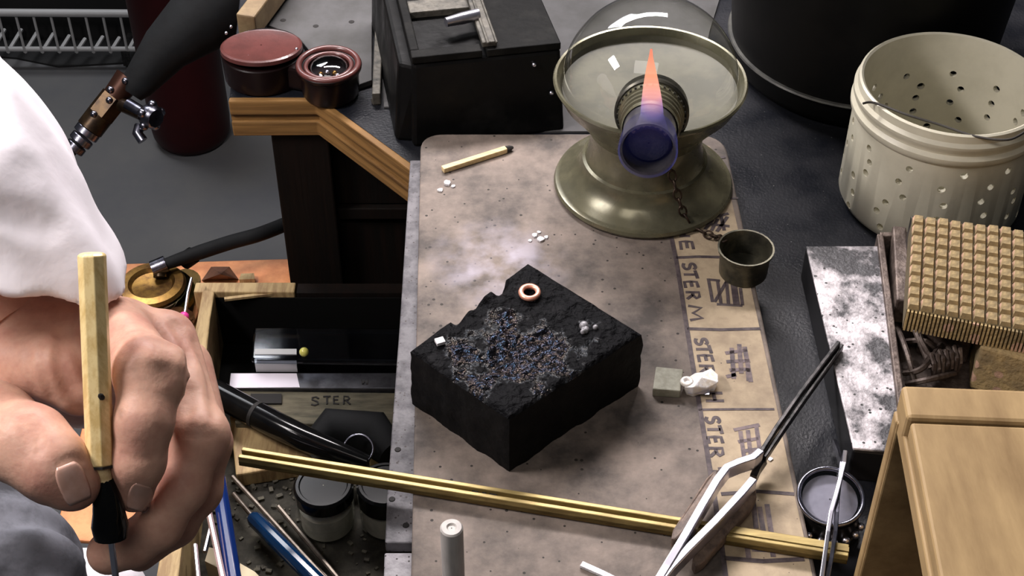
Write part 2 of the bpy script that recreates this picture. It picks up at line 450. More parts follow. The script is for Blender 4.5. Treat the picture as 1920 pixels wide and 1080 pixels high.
# ------------------------------------------------------------------ mesh building
class MB:
    def __init__(s):
        s.v, s.f = [], []

    def add(s, vs, fs):
        o = len(s.v)
        s.v += [Vector(p) for p in vs]
        s.f += [tuple(i + o for i in q) for q in fs]
        return s

    def hexa(s, p):
        return s.add(p, [(0, 3, 2, 1), (4, 5, 6, 7), (0, 1, 5, 4), (1, 2, 6, 5), (2, 3, 7, 6), (3, 0, 4, 7)])

    def box(s, c, d, M3=None):
        c = Vector(c)
        hx, hy, hz = d[0] / 2, d[1] / 2, d[2] / 2
        ps = [Vector(q) for q in ((-hx, -hy, -hz), (hx, -hy, -hz), (hx, hy, -hz), (-hx, hy, -hz), (-hx, -hy, hz), (hx, -hy, hz), (hx, hy, hz), (-hx, hy, hz))]
        if M3 is not None:
            ps = [M3 @ q for q in ps]
        return s.hexa([c + q for q in ps])

    def prism(s, poly, z0, z1):
        n = len(poly)
        a = [Vector((p[0], p[1], z0)) for p in poly] + [Vector((p[0], p[1], z1)) for p in poly]
        fs = [tuple(range(n - 1, -1, -1)), tuple(range(n, 2 * n))]
        fs += [(i, (i + 1) % n, n + (i + 1) % n, n + i) for i in range(n)]
        return s.add(a, fs)

    def tube(s, path, r, n=12, caps=True, sx=1.0, sy=1.0, up=None):
        path = [Vector(p) for p in path]
        k = len(path)
        rr = r if isinstance(r, (list, tuple)) else [r] * k
        vs, fs = [], []
        t0 = (path[1] - path[0]).normalized()
        ref = Vector(up) if up is not None else (Vector((0, 0, 1)) if abs(t0.z) < .9 else Vector((1, 0, 0)))
        for i in range(k):
            if i == 0:
                t = path[1] - path[0]
            elif i == k - 1:
                t = path[-1] - path[-2]
            else:
                t = (path[i + 1] - path[i]).normalized() + (path[i] - path[i - 1]).normalized()
            t.normalize()
            a = t.cross(ref).normalized()
            b = a.cross(t).normalized()
            if up is None:
                ref = b
            for j in range(n):
                th = 2 * math.pi * (j + .5) / n
                vs.append(path[i] + (a * math.cos(th) * sx + b * math.sin(th) * sy) * rr[i])
        for i in range(k - 1):
            for j in range(n):
                j2 = (j + 1) % n
                fs.append((i * n + j, i * n + j2, (i + 1) * n + j2, (i + 1) * n + j))
        if caps:
            fs.append(tuple(range(n - 1, -1, -1)))
            fs.append(tuple(range((k - 1) * n, k * n)))
        return s.add(vs, fs)

    def strip(s, path, wd, ht, up=(0, 0, 1)):
        # rectangular bar swept along a path, width wd across and height ht along up
        q = math.sqrt(2) / 2
        return s.tube(path, 1.0, 4, True, wd * q, ht * q, up=up)

    def lathe(s, prof, n=40, T=None, close=False):
        vs, fs = [], []
        k = len(prof)
        for (r, z) in prof:
            for j in range(n):
                th = 2 * math.pi * j / n
                vs.append(Vector((max(r, 1e-5) * math.cos(th), max(r, 1e-5) * math.sin(th), z)))
        for i in range(k - 1):
            for j in range(n):
                j2 = (j + 1) % n
                fs.append((i * n + j, i * n + j2, (i + 1) * n + j2, (i + 1) * n + j))
        if close:
            for j in range(n):
                j2 = (j + 1) % n
                fs.append(((k - 1) * n + j, (k - 1) * n + j2, j2, j))
        if T is not None:
            vs = [T @ p for p in vs]
        return s.add(vs, fs)

    def torus(s, R, r, n=32, m=10, T=None, ax=1.0, ay=1.0):
        prof = [(R + r * math.cos(2 * math.pi * i / m), r * math.sin(2 * math.pi * i / m)) for i in range(m)]
        T2 = Matrix.Diagonal((ax, ay, 1, 1))
        if T is not None:
            T2 = T @ T2
        return s.lathe(prof, n, T2, close=True)

    def ball(s, c, r, n=16, k=9, sc3=(1, 1, 1), T=None):
        prof = [(math.cos(-math.pi / 2 + math.pi * i / (k - 1)), math.sin(-math.pi / 2 + math.pi * i / (k - 1))) for i in range(k)]
        T2 = Matrix.Translation(Vector(c)) @ (T if T is not None else Matrix()) @ Matrix.Diagonal((r * sc3[0], r * sc3[1], r * sc3[2], 1))
        return s.lathe(prof, n, T2)

    def build(s, name, mat, parent=None, loc=None, smooth=False, bevel=0.0, seg=2, angle=40, weld=True):
        o0 = Vector(loc) if loc is not None else Vector((0, 0, 0))
        root = parent
        while root is not None and root.parent is not None:
            root = root.parent
        off = root.location if root is not None else o0
        me = bpy.data.meshes.new(name)
        me.from_pydata([tuple(p - off) for p in s.v], [], s.f)
        bm = bmesh.new()
        bm.from_mesh(me)
        if weld:
            bmesh.ops.remove_doubles(bm, verts=bm.verts, dist=2e-5)
        bmesh.ops.recalc_face_normals(bm, faces=bm.faces)
        bm.to_mesh(me)
        bm.free()
        me.materials.append(mat)
        o = bpy.data.objects.new(name, me)
        COL.objects.link(o)
        if parent is not None:
            o.parent = parent
        else:
            o.location = o0
        if smooth:
            me.polygons.foreach_set('use_smooth', [True] * len(me.polygons))
            me.set_sharp_from_angle(angle=math.radians(angle))
        if bevel:
            bv = o.modifiers.new('edge', 'BEVEL')
            bv.width = bevel
            bv.segments = seg
            bv.limit_method = 'ANGLE'
            bv.angle_limit = math.radians(35)
        return o


def thing(name, label, cat, loc, group=None):
    o = bpy.data.objects.new(name, None)
    o.empty_display_size = .01
    COL.objects.link(o)
    o.location = loc
    o['label'] = label
    o['category'] = cat
    if group:
        o['group'] = group
    return o


def tag(o, label, cat, group=None):
    o['label'] = label
    o['category'] = cat
    if group:
        o['group'] = group
    return o


def struct(o):
    o['kind'] = 'structure'
    return o


def axis_T(origin, zdir, xhint=(1, 0, 0)):
    z = Vector(zdir).normalized()
    x = Vector(xhint)
    x = (x - z * x.dot(z)).normalized()
    y = z.cross(x)
    m = Matrix.Identity(4)
    for i in range(3):
        m[i][0], m[i][1], m[i][2], m[i][3] = x[i], y[i], z[i], origin[i]
    return m


def arc(c, r, a0, a1, n):
    return [(c[0] + r * math.cos(math.radians(a0 + (a1 - a0) * i / n)), c[1] + r * math.sin(math.radians(a0 + (a1 - a0) * i / n))) for i in range(n + 1)]


def xy(p):
    return (p.x, p.y)


# ------------------------------------------------------------------ the setting
FZ = -0.75
struct(MB().box((0, 1.1, FZ - .02), (3.4, 3.6, .04)).build('floor', m_floor))
struct(MB().box((0, 1.72, .35), (3.4, .04, 2.2)).build('wall_back', m_wall))

# ------------------------------------------------------------------ workbench
BY = P(510, 250, -.02).y
e1, e2, e3 = P(430, 183), P(600, 183), P(770, 306)
bench = thing('workbench', 'dark slate topped workbench with an oak edge band and a cut-out front', 'bench', (.1, .1, FZ))
dirv = (e3 - e2).normalized()
e4 = Vector((e3.x + dirv.x * .012, e3.y + dirv.y * .012, 0))
e5 = Vector((e4.x + .004, -.02, 0))
e6 = Vector((e5.x + .004, -.34, 0))
bk = P(404, 40)
top_poly = [xy(e1), xy(e2), xy(e3), xy(e4), xy(e5), xy(e6), (.62, -.34), (.62, .62), (bk.x - .02, .62)]
MB().prism(top_poly[::-1], -.021, 0).build('bench_top', m_bench, bench, bevel=.0006)
# oak edge band with three strips following the front edge
eb = MB()
off = Vector((0, 0, 0))


def band(z0, z1, out):
    b = MB()
    pts = [e1, e2, e3, e4]
    nrm = []
    for i in range(4):
        a = pts[max(0, i - 1)]
        c = pts[min(3, i + 1)]
        t = (c - a).normalized()
        nrm.append(Vector((-t.y, t.x, 0)) * -1)
    vs = []
    for i in range(4):
        n = nrm[i] if nrm[i].y < 0 else nrm[i] * -1
        a = Vector((pts[i].x, pts[i].y, 0))
        q = a + n * out
        vs += [(a.x, a.y, z0), (q.x, q.y, z0), (q.x, q.y, z1), (a.x, a.y, z1)]
    fs = []
    for i in range(3):
        for j in range(4):
            j2 = (j + 1) % 4
            fs.append((4 * i + j, 4 * i + j2, 4 * i + 4 + j2, 4 * i + 4 + j))
    fs += [(0, 1, 2, 3), (12, 13, 14, 15)]
    return b.add(vs, fs)


band(-.0085, .0004, .004).build('edge_strip', m_oak, bench, bevel=.0008)
band(-.0125, -.0085, .0022).build('edge_strip', m_oak, bench)
band(-.0215, -.0125, .004).build('edge_strip', m_oak, bench, bevel=.0008)
# front frame-and-panel below the top
py0 = BY
x0 = P(505, 250, -.02).x
fr = MB()
MB().box(((x0 + .015), py0 + .0135, -.385), (.03, .021, .728)).build('panel_stile', m_panelwood, bench, bevel=.001)
MB().box((x0 + .03 + .15, py0 + .018, -.0485), (.30, .012, .055)).build('panel', m_panelwood, bench)
MB().box((x0 + .03 + .15, py0 + .0145, -.081), (.30, .012, .0075)).build('panel_rail', m_panelwood, bench, bevel=.0006)
MB().box((x0 + .03 + .15, py0 + .018, -.42), (.30, .012, .66)).build('panel', m_panelwood, bench)
for lx, ly in ((.58, -.30), (.58, .58), (.0, .58)):
    MB().box((lx, ly, (-.021 + FZ) / 2), (.05, .05, -.021 - FZ)).build('leg', m_panelwood, bench)

# ------------------------------------------------------------------ steel plate and soldering board
PZ0, PZ1 = .0006, .006
plt = thing('steel_plate', 'pitted grey steel plate lying under the soldering board', 'plate', P(900, 600, 0))
pl = [P(769, 300, PZ1), P(750, 600, PZ1), P(735, 800, PZ1), P(726, 925, PZ1), P(722, 1018, PZ1), P(1000, 1018, PZ1), P(1000, 300, PZ1)]
MB().prism([xy(p) for p in pl], PZ0, PZ1).build('slab', m_plate, plt, bevel=.0006)
hole = MB()
for (hx, hy) in ((746, 843), (735, 936), (761, 985)):
    c = P(hx, hy, PZ1)
    MB().lathe([(0, .0003), (.0011, .0003), (.0013, 0)], 14, Matrix.Translation((c.x, c.y, PZ1))).build('drilled_hole', m_burnt, plt)
pl2 = [P(721, 1036, PZ1), P(716, 1180, PZ1), P(1000, 1180, PZ1), P(1000, 1036, PZ1)]
tag(MB().prism([xy(p) for p in pl2], PZ0, PZ1).build('steel_strip', M('reflection_pale_steel', (.42, .40, .42), .6, spec=.3, col2=(.26, .245, .26), scale=110, bump=.4, bscale=500, spots=(.06, .05, .05), sscale=420, sth=.17), loc=P(745, 1080, 0), bevel=.0006), 'second pitted steel piece, painted pale for the lamp reflection, beyond a dark gap below the plate', 'plate')  # paleness stands in for the lamp's reflection on the steel

BZ0, BZ1 = PZ1, .012
tl, tr, bl, br = P(789, 251, BZ1), P(1357, 251, BZ1), P(768, 1200, BZ1), P(1557, 1200, BZ1)
board = thing('soldering_board', 'scorched grey-brown soldering board with rounded corners and a pale lettered margin', 'board', P(1050, 600, BZ0))


def rounded_quad(c, r, n=8):
    out = []
    m = len(c)
    for i in range(m):
        p, a, b = c[i], c[i - 1], c[(i + 1) % m]
        da, db = (a - p).normalized(), (b - p).normalized()
        rr = r[i]
        s0, s1 = p + da * rr, p + db * rr
        for k in range(n + 1):
            t = k / n
            out.append(s0 * (1 - t) ** 2 + p * 2 * t * (1 - t) + s1 * t * t)
    return out


bq = rounded_quad([Vector((p.x, p.y)) for p in (tl, bl, br, tr)], (.012, .004, .004, .016))
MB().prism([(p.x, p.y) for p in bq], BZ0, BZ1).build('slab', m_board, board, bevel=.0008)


def curve_px(pts, n=24):
    out = []
    k = len(pts) - 1
    for i in range(k):
        p0, p1, p2, p3 = pts[max(0, i - 1)], pts[i], pts[i + 1], pts[min(k, i + 2)]
        for j in range(n):
            t = j / n
            out.append(tuple(.5 * (2 * p1[a] + (p2[a] - p0[a]) * t + (2 * p0[a] - 5 * p1[a] + 4 * p2[a] - p3[a]) * t * t + (3 * p1[a] - p0[a] - 3 * p2[a] + p3[a]) * t ** 3) for a in range(len(p1))))
    out.append(tuple(pts[-1]))
    return out


left_line = [(1222, 262), (1243, 360), (1258, 440), (1270, 500), (1288, 615), (1309, 745), (1328, 860), (1348, 985), (1362, 1090), (1376, 1190)]
mar = [P(x, y, BZ1) for (x, y) in curve_px(left_line, 4)]
edge_in = [Vector((p.x, p.y)) for p in bq if p.x > .06 and p.y > -.205]
re_pts = [P(x, y, BZ1) for (x, y) in ((1545, 1190), (1519, 1060), (1490, 930), (1457, 768), (1424, 615), (1397, 490), (1384, 432), (1368, 360), (1350, 300), (1330, 275), (1300, 262))]
mp_poly = [xy(p) for p in mar] + [xy(p) for p in re_pts]
MB().prism(mp_poly, BZ1 - .0002, BZ1 + .00015).build('pale_margin', m_label, board)


def stroke(b, pts, wpx, z=BZ1 + .0003):
    """a hand-drawn marker line lying on the board: flat ribbon through board points"""
    ps = [P(x, y, z) for (x, y) in pts]
    wd = wpx / 4300.0
    n = len(ps)
    vs = []
    for i in range(n):
        t = (ps[min(n - 1, i + 1)] - ps[max(0, i - 1)]).normalized()
        s_ = Vector((-t.y, t.x, 0)) * wd / 2
        vs += [ps[i] - s_, ps[i] + s_, ps[i] + s_ - Vector((0, 0, .0002)), ps[i] - s_ - Vector((0, 0, .0002))]
    fs = []
    for i in range(n - 1):
        for j in range(4):
            j2 = (j + 1) % 4
            fs.append((4 * i + j, 4 * i + j2, 4 * i + 4 + j2, 4 * i + 4 + j))
    fs += [(0, 1, 2, 3), tuple(range(4 * n - 4, 4 * n))]
    b.add(vs, fs)


lb = MB()
stroke(lb, curve_px(left_line, 5), 8)
lb.build('marker_line', m_ink, board)
for pts, wd in ((((1360, 372), (1384, 371)), 5), (((1268, 483), (1310, 481), (1358, 482)), 7), (((1288, 616), (1350, 618), (1426, 616)), 7), (((1310, 768), (1380, 767), (1452, 767)), 5),
                (((1352, 926), (1420, 921), (1489, 926)), 7), (((1358, 1046), (1430, 1052), (1508, 1048)), 8)):
    b_ = MB()
    stroke(b_, pts, wd)
    b_.build('marker_line', m_ink, board)

GL = {'S': [[(.85, .8), (.6, .98), (.2, .9), (.2, .65), (.75, .42), (.8, .15), (.45, .0), (.1, .12)]],
      'T': [[(.0, .95), (1, 1)], [(.5, .97), (.5, 0)]],
      'E': [[(.85, 1), (.15, .97), (.12, .5), (.15, .02), (.9, .0)], [(.14, .52), (.75, .52)]],
      'R': [[(.1, 0), (.12, 1), (.65, .95), (.8, .72), (.55, .52), (.15, .5)], [(.4, .5), (.9, 0)]],
      'M': [[(.0, 0), (.15, 1), (.5, .3), (.85, 1), (1, 0)]],
      'H': [[(.1, 1), (.1, 0)], [(.9, 1), (.9, 0)], [(.1, .5), (.9, .5)]]}


def word(letters, mat):
    """letters: (char, y0, y1, x0, x1): written down the margin, letter tops towards larger x"""
    b = MB()
    for ch, y0, y1, xa, xb in letters:
        for st in GL[ch]:
            pts = [(xa + v * (xb - xa) + (u - .5) * 4, y0 + u * (y1 - y0)) for (u, v) in st]
            if len(pts) > 2:
                pts = curve_px(pts, 4) if ch == 'S' else pts
            stroke(b, pts, 6.2)
    return b.build('lettering', mat, board)


word([('E', 450, 470, 1276, 1299), ('H', 428, 444, 1272, 1292)], m_ink)
word([('S', 492, 507, 1281, 1304), ('T', 507, 522, 1282, 1306), ('E', 526, 541, 1284, 1308), ('R', 546, 562, 1287, 1312), ('M', 573, 600, 1292, 1316)], m_ink)
word([('S', 633, 648, 1304, 1326), ('T', 647, 662, 1305, 1332), ('E', 664, 680, 1310, 1336), ('R', 684, 700, 1312, 1338), ('H', 735, 753, 1322, 1356)], m_ink)
word([('S', 780, 795, 1324, 1349), ('T', 797, 813, 1326, 1352), ('E', 817, 833, 1328, 1354), ('R', 838, 858, 1330, 1356)], m_ink)
word([('T', 876, 892, 1336, 1352)], m_ink)


def scribble(lines, wd, mat):
    b = MB()
    for pts in lines:
        stroke(b, pts, wd)
    return b.build('scribble', mat, board)


scribble([((1328, 522), (1336, 566)), ((1345, 525), (1352, 570)), ((1340, 566), (1362, 528)), ((1362, 528), (1366, 572)), ((1378, 530), (1384, 570)), ((1372, 526), (1378, 572)), ((1388, 540), (1392, 572)), ((1330, 524), (1350, 526)), ((1344, 570), (1392, 573))], 6, m_ink)
scribble([((1372, 652), (1376, 710)), ((1396, 650), (1408, 716)), ((1360, 662), (1400, 656)), ((1362, 678), (1406, 676)), ((1368, 694), (1402, 692)), ((1386, 645), (1390, 700)), ((1402, 690), (1404, 714)), ((1362, 706), (1380, 702))], 8, m_inkfaint)
scribble([((1376, 806), (1424, 796)), ((1388, 808), (1396, 862)), ((1402, 806), (1408, 858)), ((1418, 798), (1424, 840)), ((1384, 828), (1422, 822)), ((1390, 846), (1420, 842))], 7, m_inkfaint)
scribble([((1408, 900), (1418, 990)), ((1424, 950), (1432, 1000)), ((1438, 945), (1448, 1010)), ((1410, 1030), (1470, 1032)), ((1400, 1020), (1404, 1046)), ((1446, 1018), (1450, 1044))], 8, m_inkfaint)
scribble([((1322, 430), (1336, 412)), ((1334, 432), (1346, 410)), ((1344, 434), (1364, 406)), ((1352, 405), (1358, 432)), ((1330, 420), (1368, 424)), ((1326, 410), (1366, 400))], 7, m_ink)
scribble([((1340, 288), (1352, 300)), ((1348, 296), (1360, 294))], 6, m_ink)

# flakes of flux on the board
fk = 0
FL = ('largest white flux flake below the matchstick', 'small white flux flake, lowest of those below the matchstick', 'small white flux flake, furthest towards the block of those below the matchstick',
      'largest white flux flake of the cluster behind the charcoal block', 'white flux flake next to the largest in the cluster behind the charcoal block', 'white flux flake at the lamp side of the cluster behind the charcoal block',
      'white flux flake at the drawer side of the cluster behind the charcoal block', 'white flux flake at the back of the cluster behind the charcoal block', 'lone white flux flake near the tweezers on the lettered margin')
for fi, (fx, fy, fr_) in enumerate(((838, 345, 9), (826, 358, 6), (850, 350, 5), (1014, 450, 7), (1003, 442, 6), (1024, 446, 5), (994, 452, 4), (1010, 436, 4), (1444, 862, 5))):
    c = P(fx, fy, BZ1)
    b = MB()
    rr = fr_ / 4000.0
    pts = [(c.x + rr * random.uniform(.6, 1.1) * math.cos(a), c.y + rr * random.uniform(.6, 1.1) * math.sin(a)) for a in [i * math.pi / 3.5 for i in range(7)]]
    b.prism(pts, BZ1, BZ1 + rr * .5)
    where = 'beside the matchstick' if fy < 400 else ('behind the charcoal block' if fy < 500 else 'on the lettered margin')
    tag(b.build('flux_flake', m_whiteflux, loc=(c.x, c.y, BZ1)), FL[fi], 'flake', 'white flux flakes ' + where)

# ------------------------------------------------------------------ charcoal block
CT = .042
cB, cR, cF, cL = P(990, 489, CT), P(1203, 622, CT), P(955, 782, CT), P(769, 655, CT)
cc = (cB + cR + cF + cL) / 4
char = thing('charcoal_block', 'black charcoal soldering block with a glossy flux-crusted top', 'block', (cc.x, cc.y, BZ1))
NX, NY, NZ = 60, 76, 10


def cpos(u, v, z):
    a = cL.lerp(cF, u)
    b = cB.lerp(cR, u)
    p = a.lerp(b, v)
    return Vector((p.x, p.y, z))


def cnoise(p, s):
    return noise.fractal(p * s, 1.0, 2.0, 4)


tb = MB()
vs, fs = [], []
for i in range(NX + 1):
    for j in range(NY + 1):
        u, v = i / NX, j / NY
        p = cpos(u, v, CT)
        e = min(u, 1 - u, v, 1 - v)
        bub = max(0, noise.noise(p * 210)) * .0011 + cnoise(p, 90) * .0009
        worn = math.exp(-((u - .5) / .33) ** 2 - ((v - .42) / .34) ** 2)
        z = CT + bub * (.35 + .9 * worn) - .0016 * worn
        if e < .03:
            z -= .0016 * (1 - e / .03) ** 2
        # crumbled back-left edge
        if u < .10 and .3 < v < .8:
            z -= .007 * (1 - u / .10) * max(0, min(1, .45 + 1.6 * noise.noise(p * 160)))
        vs.append(Vector((p.x, p.y, z)))
        if False:
            pass
for i in range(NX):
    for j in range(NY):
        a = i * (NY + 1) + j
        fs.append((a, a + 1, a + NY + 2, a + NY + 1))
tb.add(vs, fs)
# sides down to the board
rim = [i * (NY + 1) for i in range(NX + 1)] + [NX * (NY + 1) + j for j in range(1, NY + 1)] + [i * (NY + 1) + NY for i in range(NX - 1, -1, -1)] + [j for j in range(NY - 1, 0, -1)]
prev = [vs[k] for k in rim]
sb = MB()
rings = [prev]
for k in range(1, NZ + 1):
    t = k / NZ
    ring = []
    for p in prev:
        d = Vector((p.x - cc.x, p.y - cc.y, 0))
        n_ = cnoise(Vector((p.x, p.y, t * .03)), 120) * .0009
        q = Vector((p.x, p.y, 0)) + d.normalized() * (n_ + .0006 * math.sin(math.pi * t)) * (0 if False else 1)
        ring.append(Vector((q.x, q.y, p.z + (BZ1 - p.z) * t)))
    rings.append(ring)
n = len(rim)
allv = [p for r_ in rings for p in r_]
allf = [(k * n + i, k * n + (i + 1) % n, (k + 1) * n + (i + 1) % n, (k + 1) * n + i) for k in range(NZ) for i in range(n)]
allf.append(tuple(NZ * n + i for i in range(n)))
sb.add(allv, allf)
sb.build('charcoal_body', m_charcoal, char, smooth=True, angle=60)
tb.build('flux_crust', m_flux, char, smooth=True, angle=80)['label'] = 'glossy bubbled flux crust on the top face'

# copper ring on the block
rc = P(993, 546, CT + .002)
tag(MB().torus(.0034, .0011, 28, 10, Matrix.Translation((rc.x, rc.y, CT + .0014)) @ Matrix.Diagonal((1, 1.08, 1, 1))).build('copper_ring', m_copper, loc=(rc.x, rc.y, CT), smooth=True, angle=80), 'small copper ring lying on the charcoal block', 'ring')
sq = P(825, 640, CT + .001)
tag(MB().box((sq.x, sq.y, CT + .0010), (.0034, .0030, .0014), Matrix.Rotation(.4, 3, 'Z')).build('solder_chip', m_whiteflux, loc=(sq.x, sq.y, CT)), 'tiny square white solder chip at the corner of the charcoal block', 'chip')
wb = P(1106, 614, CT + .001)
b = MB()
for k in range(6):
    b.ball((wb.x + random.uniform(-.003, .003), wb.y + random.uniform(-.002, .002), CT + .0006), random.uniform(.0010, .0019), 10, 6)
tag(b.build('flux_lump', M('grey_flux_lump', (.30, .29, .31), .35, col2=(.1, .1, .1), scale=400), loc=(wb.x, wb.y, CT), smooth=True), 'lumpy grey flux bead stuck on the charcoal block', 'lump')

# ------------------------------------------------------------------ alcohol lamp
LB = P(1205, 345, BZ1)
LX, LY = LB.x, LB.y
lamp = thing('alcohol_lamp', 'pewter alcohol lamp with a glass dome and a lit side burner', 'lamp', (LX, LY, BZ1))
LT = Matrix.Translation((LX, LY, BZ1))
RIMZ = .0575
base_prof = [(.001, .0005), (.0395, 0), (.0405, .0008), (.0412, .0022), (.0405, .0036), (.0392, .004), (.0384, .0046), (.0360, .0062), (.0325, .0090), (.0300, .0120), (.0288, .0150), (.0285, .0162), (.0272, .0168), (.0262, .0190), (.0254, .024), (.0252, .028), (.0262, .033)]
MB().lathe(base_prof, 72, LT).build('base', m_pewter, lamp, smooth=True, angle=35)
bowl_prof = [(.0262, .033), (.0290, .038), (.0335, .044), (.0385, .050), (.0412, RIMZ - .002), (.0420, RIMZ - .001), (.0426, RIMZ + .0004), (.0420, RIMZ + .0014), (.0410, RIMZ + .0012), (.0402, RIMZ), (.0394, RIMZ - .002)]
MB().lathe(bowl_prof, 72, LT).build('bowl', m_pewter, lamp, smooth=True, angle=35)
MB().lathe([(.0394, RIMZ - .002), (.0385, RIMZ - .0042), (.034, RIMZ - .0052), (.02, RIMZ - .006), (.0005, RIMZ - .0062)], 72, LT).build('bowl_floor', M('matt_pewter', (.098, .090, .058), .5, col2=(.060, .056, .037), scale=50), lamp, smooth=True, angle=40)
DR = .0387
dome_prof = [(DR * math.cos(a), RIMZ - .001 + DR * .99 * math.sin(a)) for a in [math.pi / 2 * i / 22 for i in range(23)]]
MB().lathe(dome_prof, 72, LT).build('glass_dome', m_dome, lamp, smooth=True, angle=80)
# burner
RC = Vector((LX, LY, BZ1 + RIMZ))
bdir = Vector((-.12, -.97, .208)).normalized()
root_p = RC + Vector((-.06, -.978, .208)).normalized() * (DR - .0045)
BT = axis_T(root_p, bdir)
MB().lathe([(.0005, -.004), (.0152, -.004), (.0156, 0), (.0156, .0026), (.0148, .0032), (.0144, .0032)], 44, BT).build('burner_flange', m_pewterdark, lamp, smooth=True, angle=35)
col_prof = [(.0142, .003)]
for k in range(4):
    z = .0042 + k * .0030
    col_prof += [(.0137 - k * .0004, z), (.0137 - k * .0004, z + .0016), (.0127 - k * .0004, z + .0021), (.0127 - k * .0004, z + .0027)]
col_prof += [(.0118, .0165), (.0114, .0185)]
MB().lathe(col_prof, 44, BT).build('threaded_collar', m_pewter, lamp, smooth=True, angle=30)
kn = MB()
for k in range(36):
    th = 2 * math.pi * k / 36
    c = BT @ Vector((.0139 * math.cos(th), .0139 * math.sin(th), .005))
    kn.box(c, (.0009, .0009, .0016), BT.to_3x3() @ Matrix.Rotation(th, 3, 'Z'))
kn.build('knurling', m_pewterdark, lamp)
TL = .0385
MB().lathe([(.0112, .016), (.0108, .020), (.0108, TL - .002), (.0112, TL - .001), (.0112, TL), (.0102, TL), (.0099, TL - .001), (.0099, TL - .012)], 44, BT).build('burner_tube', m_burner, lamp, smooth=True, angle=35)
MB().lathe([(.0099, TL - .011), (.0082, TL - .0075), (.0042, TL - .0062), (.0003, TL - .0064)], 30, BT).build('wick', m_wick, lamp, smooth=True)
b = MB()
for k in range(7):
    th = .6 + k * .32
    c = BT @ Vector((.0078 * math.cos(th), .0078 * math.sin(th), TL - .0068))
    b.ball(c, .0009, 8, 5)
b.build('wick_thread', M('pale_wick_thread', (.30, .24, .30), .8), lamp, smooth=True)
# flame rising from the mouth
mouth = BT @ Vector((0, 0, TL + .001))
fl_path, fl_r = [], []
FT = VY(1224, 92, mouth.y + .010)
for k in range(15):
    t = k / 14
    q = mouth.lerp(FT, t)
    bow = math.sin(math.pi * min(1, t * 1.05)) * .004
    fl_path.append(q + Vector((.0006 * math.sin(5 * t), -bow, 0)))
    fl_r.append(max(.0004, .0104 * (1 - 1.35 * t) if t < .42 else .0104 * .433 * (max(0, 1 - ((t - .42) / .58) ** 1.7)) * .8 + .0104 * .433 * .2 * (1 - (t - .42) / .58)))
fo = MB().tube(fl_path, fl_r, 20, True).build('flame', m_flame, lamp, smooth=True, angle=80)
fo['label'] = 'blue flame with an orange tip'
bt2 = MB().lathe([(.0109, TL - .013), (.0116, TL - .006), (.0119, TL + .001), (.0110, TL + .003)], 36, BT)


def blue_flame_material():
    m = bpy.data.materials.new('blue_flame_mantle')
    m.use_nodes = True
    nt = m.node_tree
    nt.nodes.clear()
    out = nt.nodes.new('ShaderNodeOutputMaterial')
    em = nt.nodes.new('ShaderNodeEmission')
    em.inputs[0].default_value = (.2, .2, .72, 1)
    em.inputs[1].default_value = .26
    tr_ = nt.nodes.new('ShaderNodeBsdfTransparent')
    mix = nt.nodes.new('ShaderNodeMixShader')
    lw = nt.nodes.new('ShaderNodeLayerWeight')
    lw.inputs[0].default_value = .35
    mp_ = nt.nodes.new('ShaderNodeMapRange')
    mp_.inputs['To Min'].default_value = .0
    mp_.inputs['To Max'].default_value = .42
    nt.links.new(lw.outputs['Facing'], mp_.inputs['Value'])
    nt.links.new(mp_.outputs['Result'], mix.inputs[0])
    nt.links.new(tr_.outputs[0], mix.inputs[1])
    nt.links.new(em.outputs[0], mix.inputs[2])
    nt.links.new(mix.outputs[0], out.inputs[0])
    return m


bt2.build('flame', blue_flame_material(), lamp, smooth=True, angle=80)['label'] = 'blue flame licking round the burner mouth'

# snuffer cap and its chain
cz = .0145
cp = P(1399, 464, BZ1 + cz)
cap = thing('snuffer_cap', 'dull brass cap standing open end up on the board edge, chained to the lamp', 'cap', (cp.x, cp.y, BZ1))
CTm = Matrix.Translation((cp.x, cp.y, BZ1))
MB().lathe([(.0003, 0), (.0096, 0), (.0103, .0008), (.0105, .003), (.0108, cz - .0025), (.0119, cz - .0015), (.0121, cz), (.0113, cz), (.0103, cz - .002), (.0098, .003), (.0003, .002)], 40, CTm).build('cap_body', m_cap, cap, smooth=True, angle=35)
ch_pts = curve_px([tuple(p) for p in (VY(1256, 312, LY - .026), VY(1270, 365, LY - .031), P(1283, 402, .020), P(1300, 425, .0142), P(1328, 440, .0142), P(1345, 445, .018), P(1356, 452, .0245))], 10)
chp = [Vector(p) for p in ch_pts]
links = thing('lamp_chain', 'thin rusty chain running from the lamp burner to the brass cap', 'chain', (chp[0].x, chp[0].y, BZ1))
acc = 0
last = None
k = 0
for i in range(1, len(chp)):
    acc += (chp[i] - chp[i - 1]).length
    if acc > .0042:
        acc = 0
        t = (chp[i] - chp[i - 1]).normalized()
        side = t.cross(Vector((0, -.7, .7))).normalized()
        up_ = side.cross(t).normalized()
        zdir = up_ if k % 2 == 0 else side
        T = axis_T(chp[i], zdir, t)
        MB().torus(.0021, .00055, 14, 6, T, 1.25, .8).build('link', m_chain, links, smooth=True, angle=80)
        k += 1
# hook ring under the burner
MB().torus(.0022, .0006, 14, 6, axis_T(chp[0], (1, 0, 0), (0, 0, 1))).build('link', m_chain, links, smooth=True, angle=80)

# ------------------------------------------------------------------ matchstick
ma, mb_ = P(830, 318, BZ1 + .0016), P(962, 276, BZ1 + .0016)
match = thing('matchstick', 'pale matchstick with a burnt tip lying at the back of the board', 'match', (ma.x, ma.y, BZ1))
MB().strip([ma, ma.lerp(mb_, .9)], .0030, .0026).build('stick', m_match, match, bevel=.0003)
MB().tube([ma.lerp(mb_, .9), ma.lerp(mb_, .95), mb_], [.0017, .0015, .0006], 8).build('burnt_tip', m_burnt, match, smooth=True)

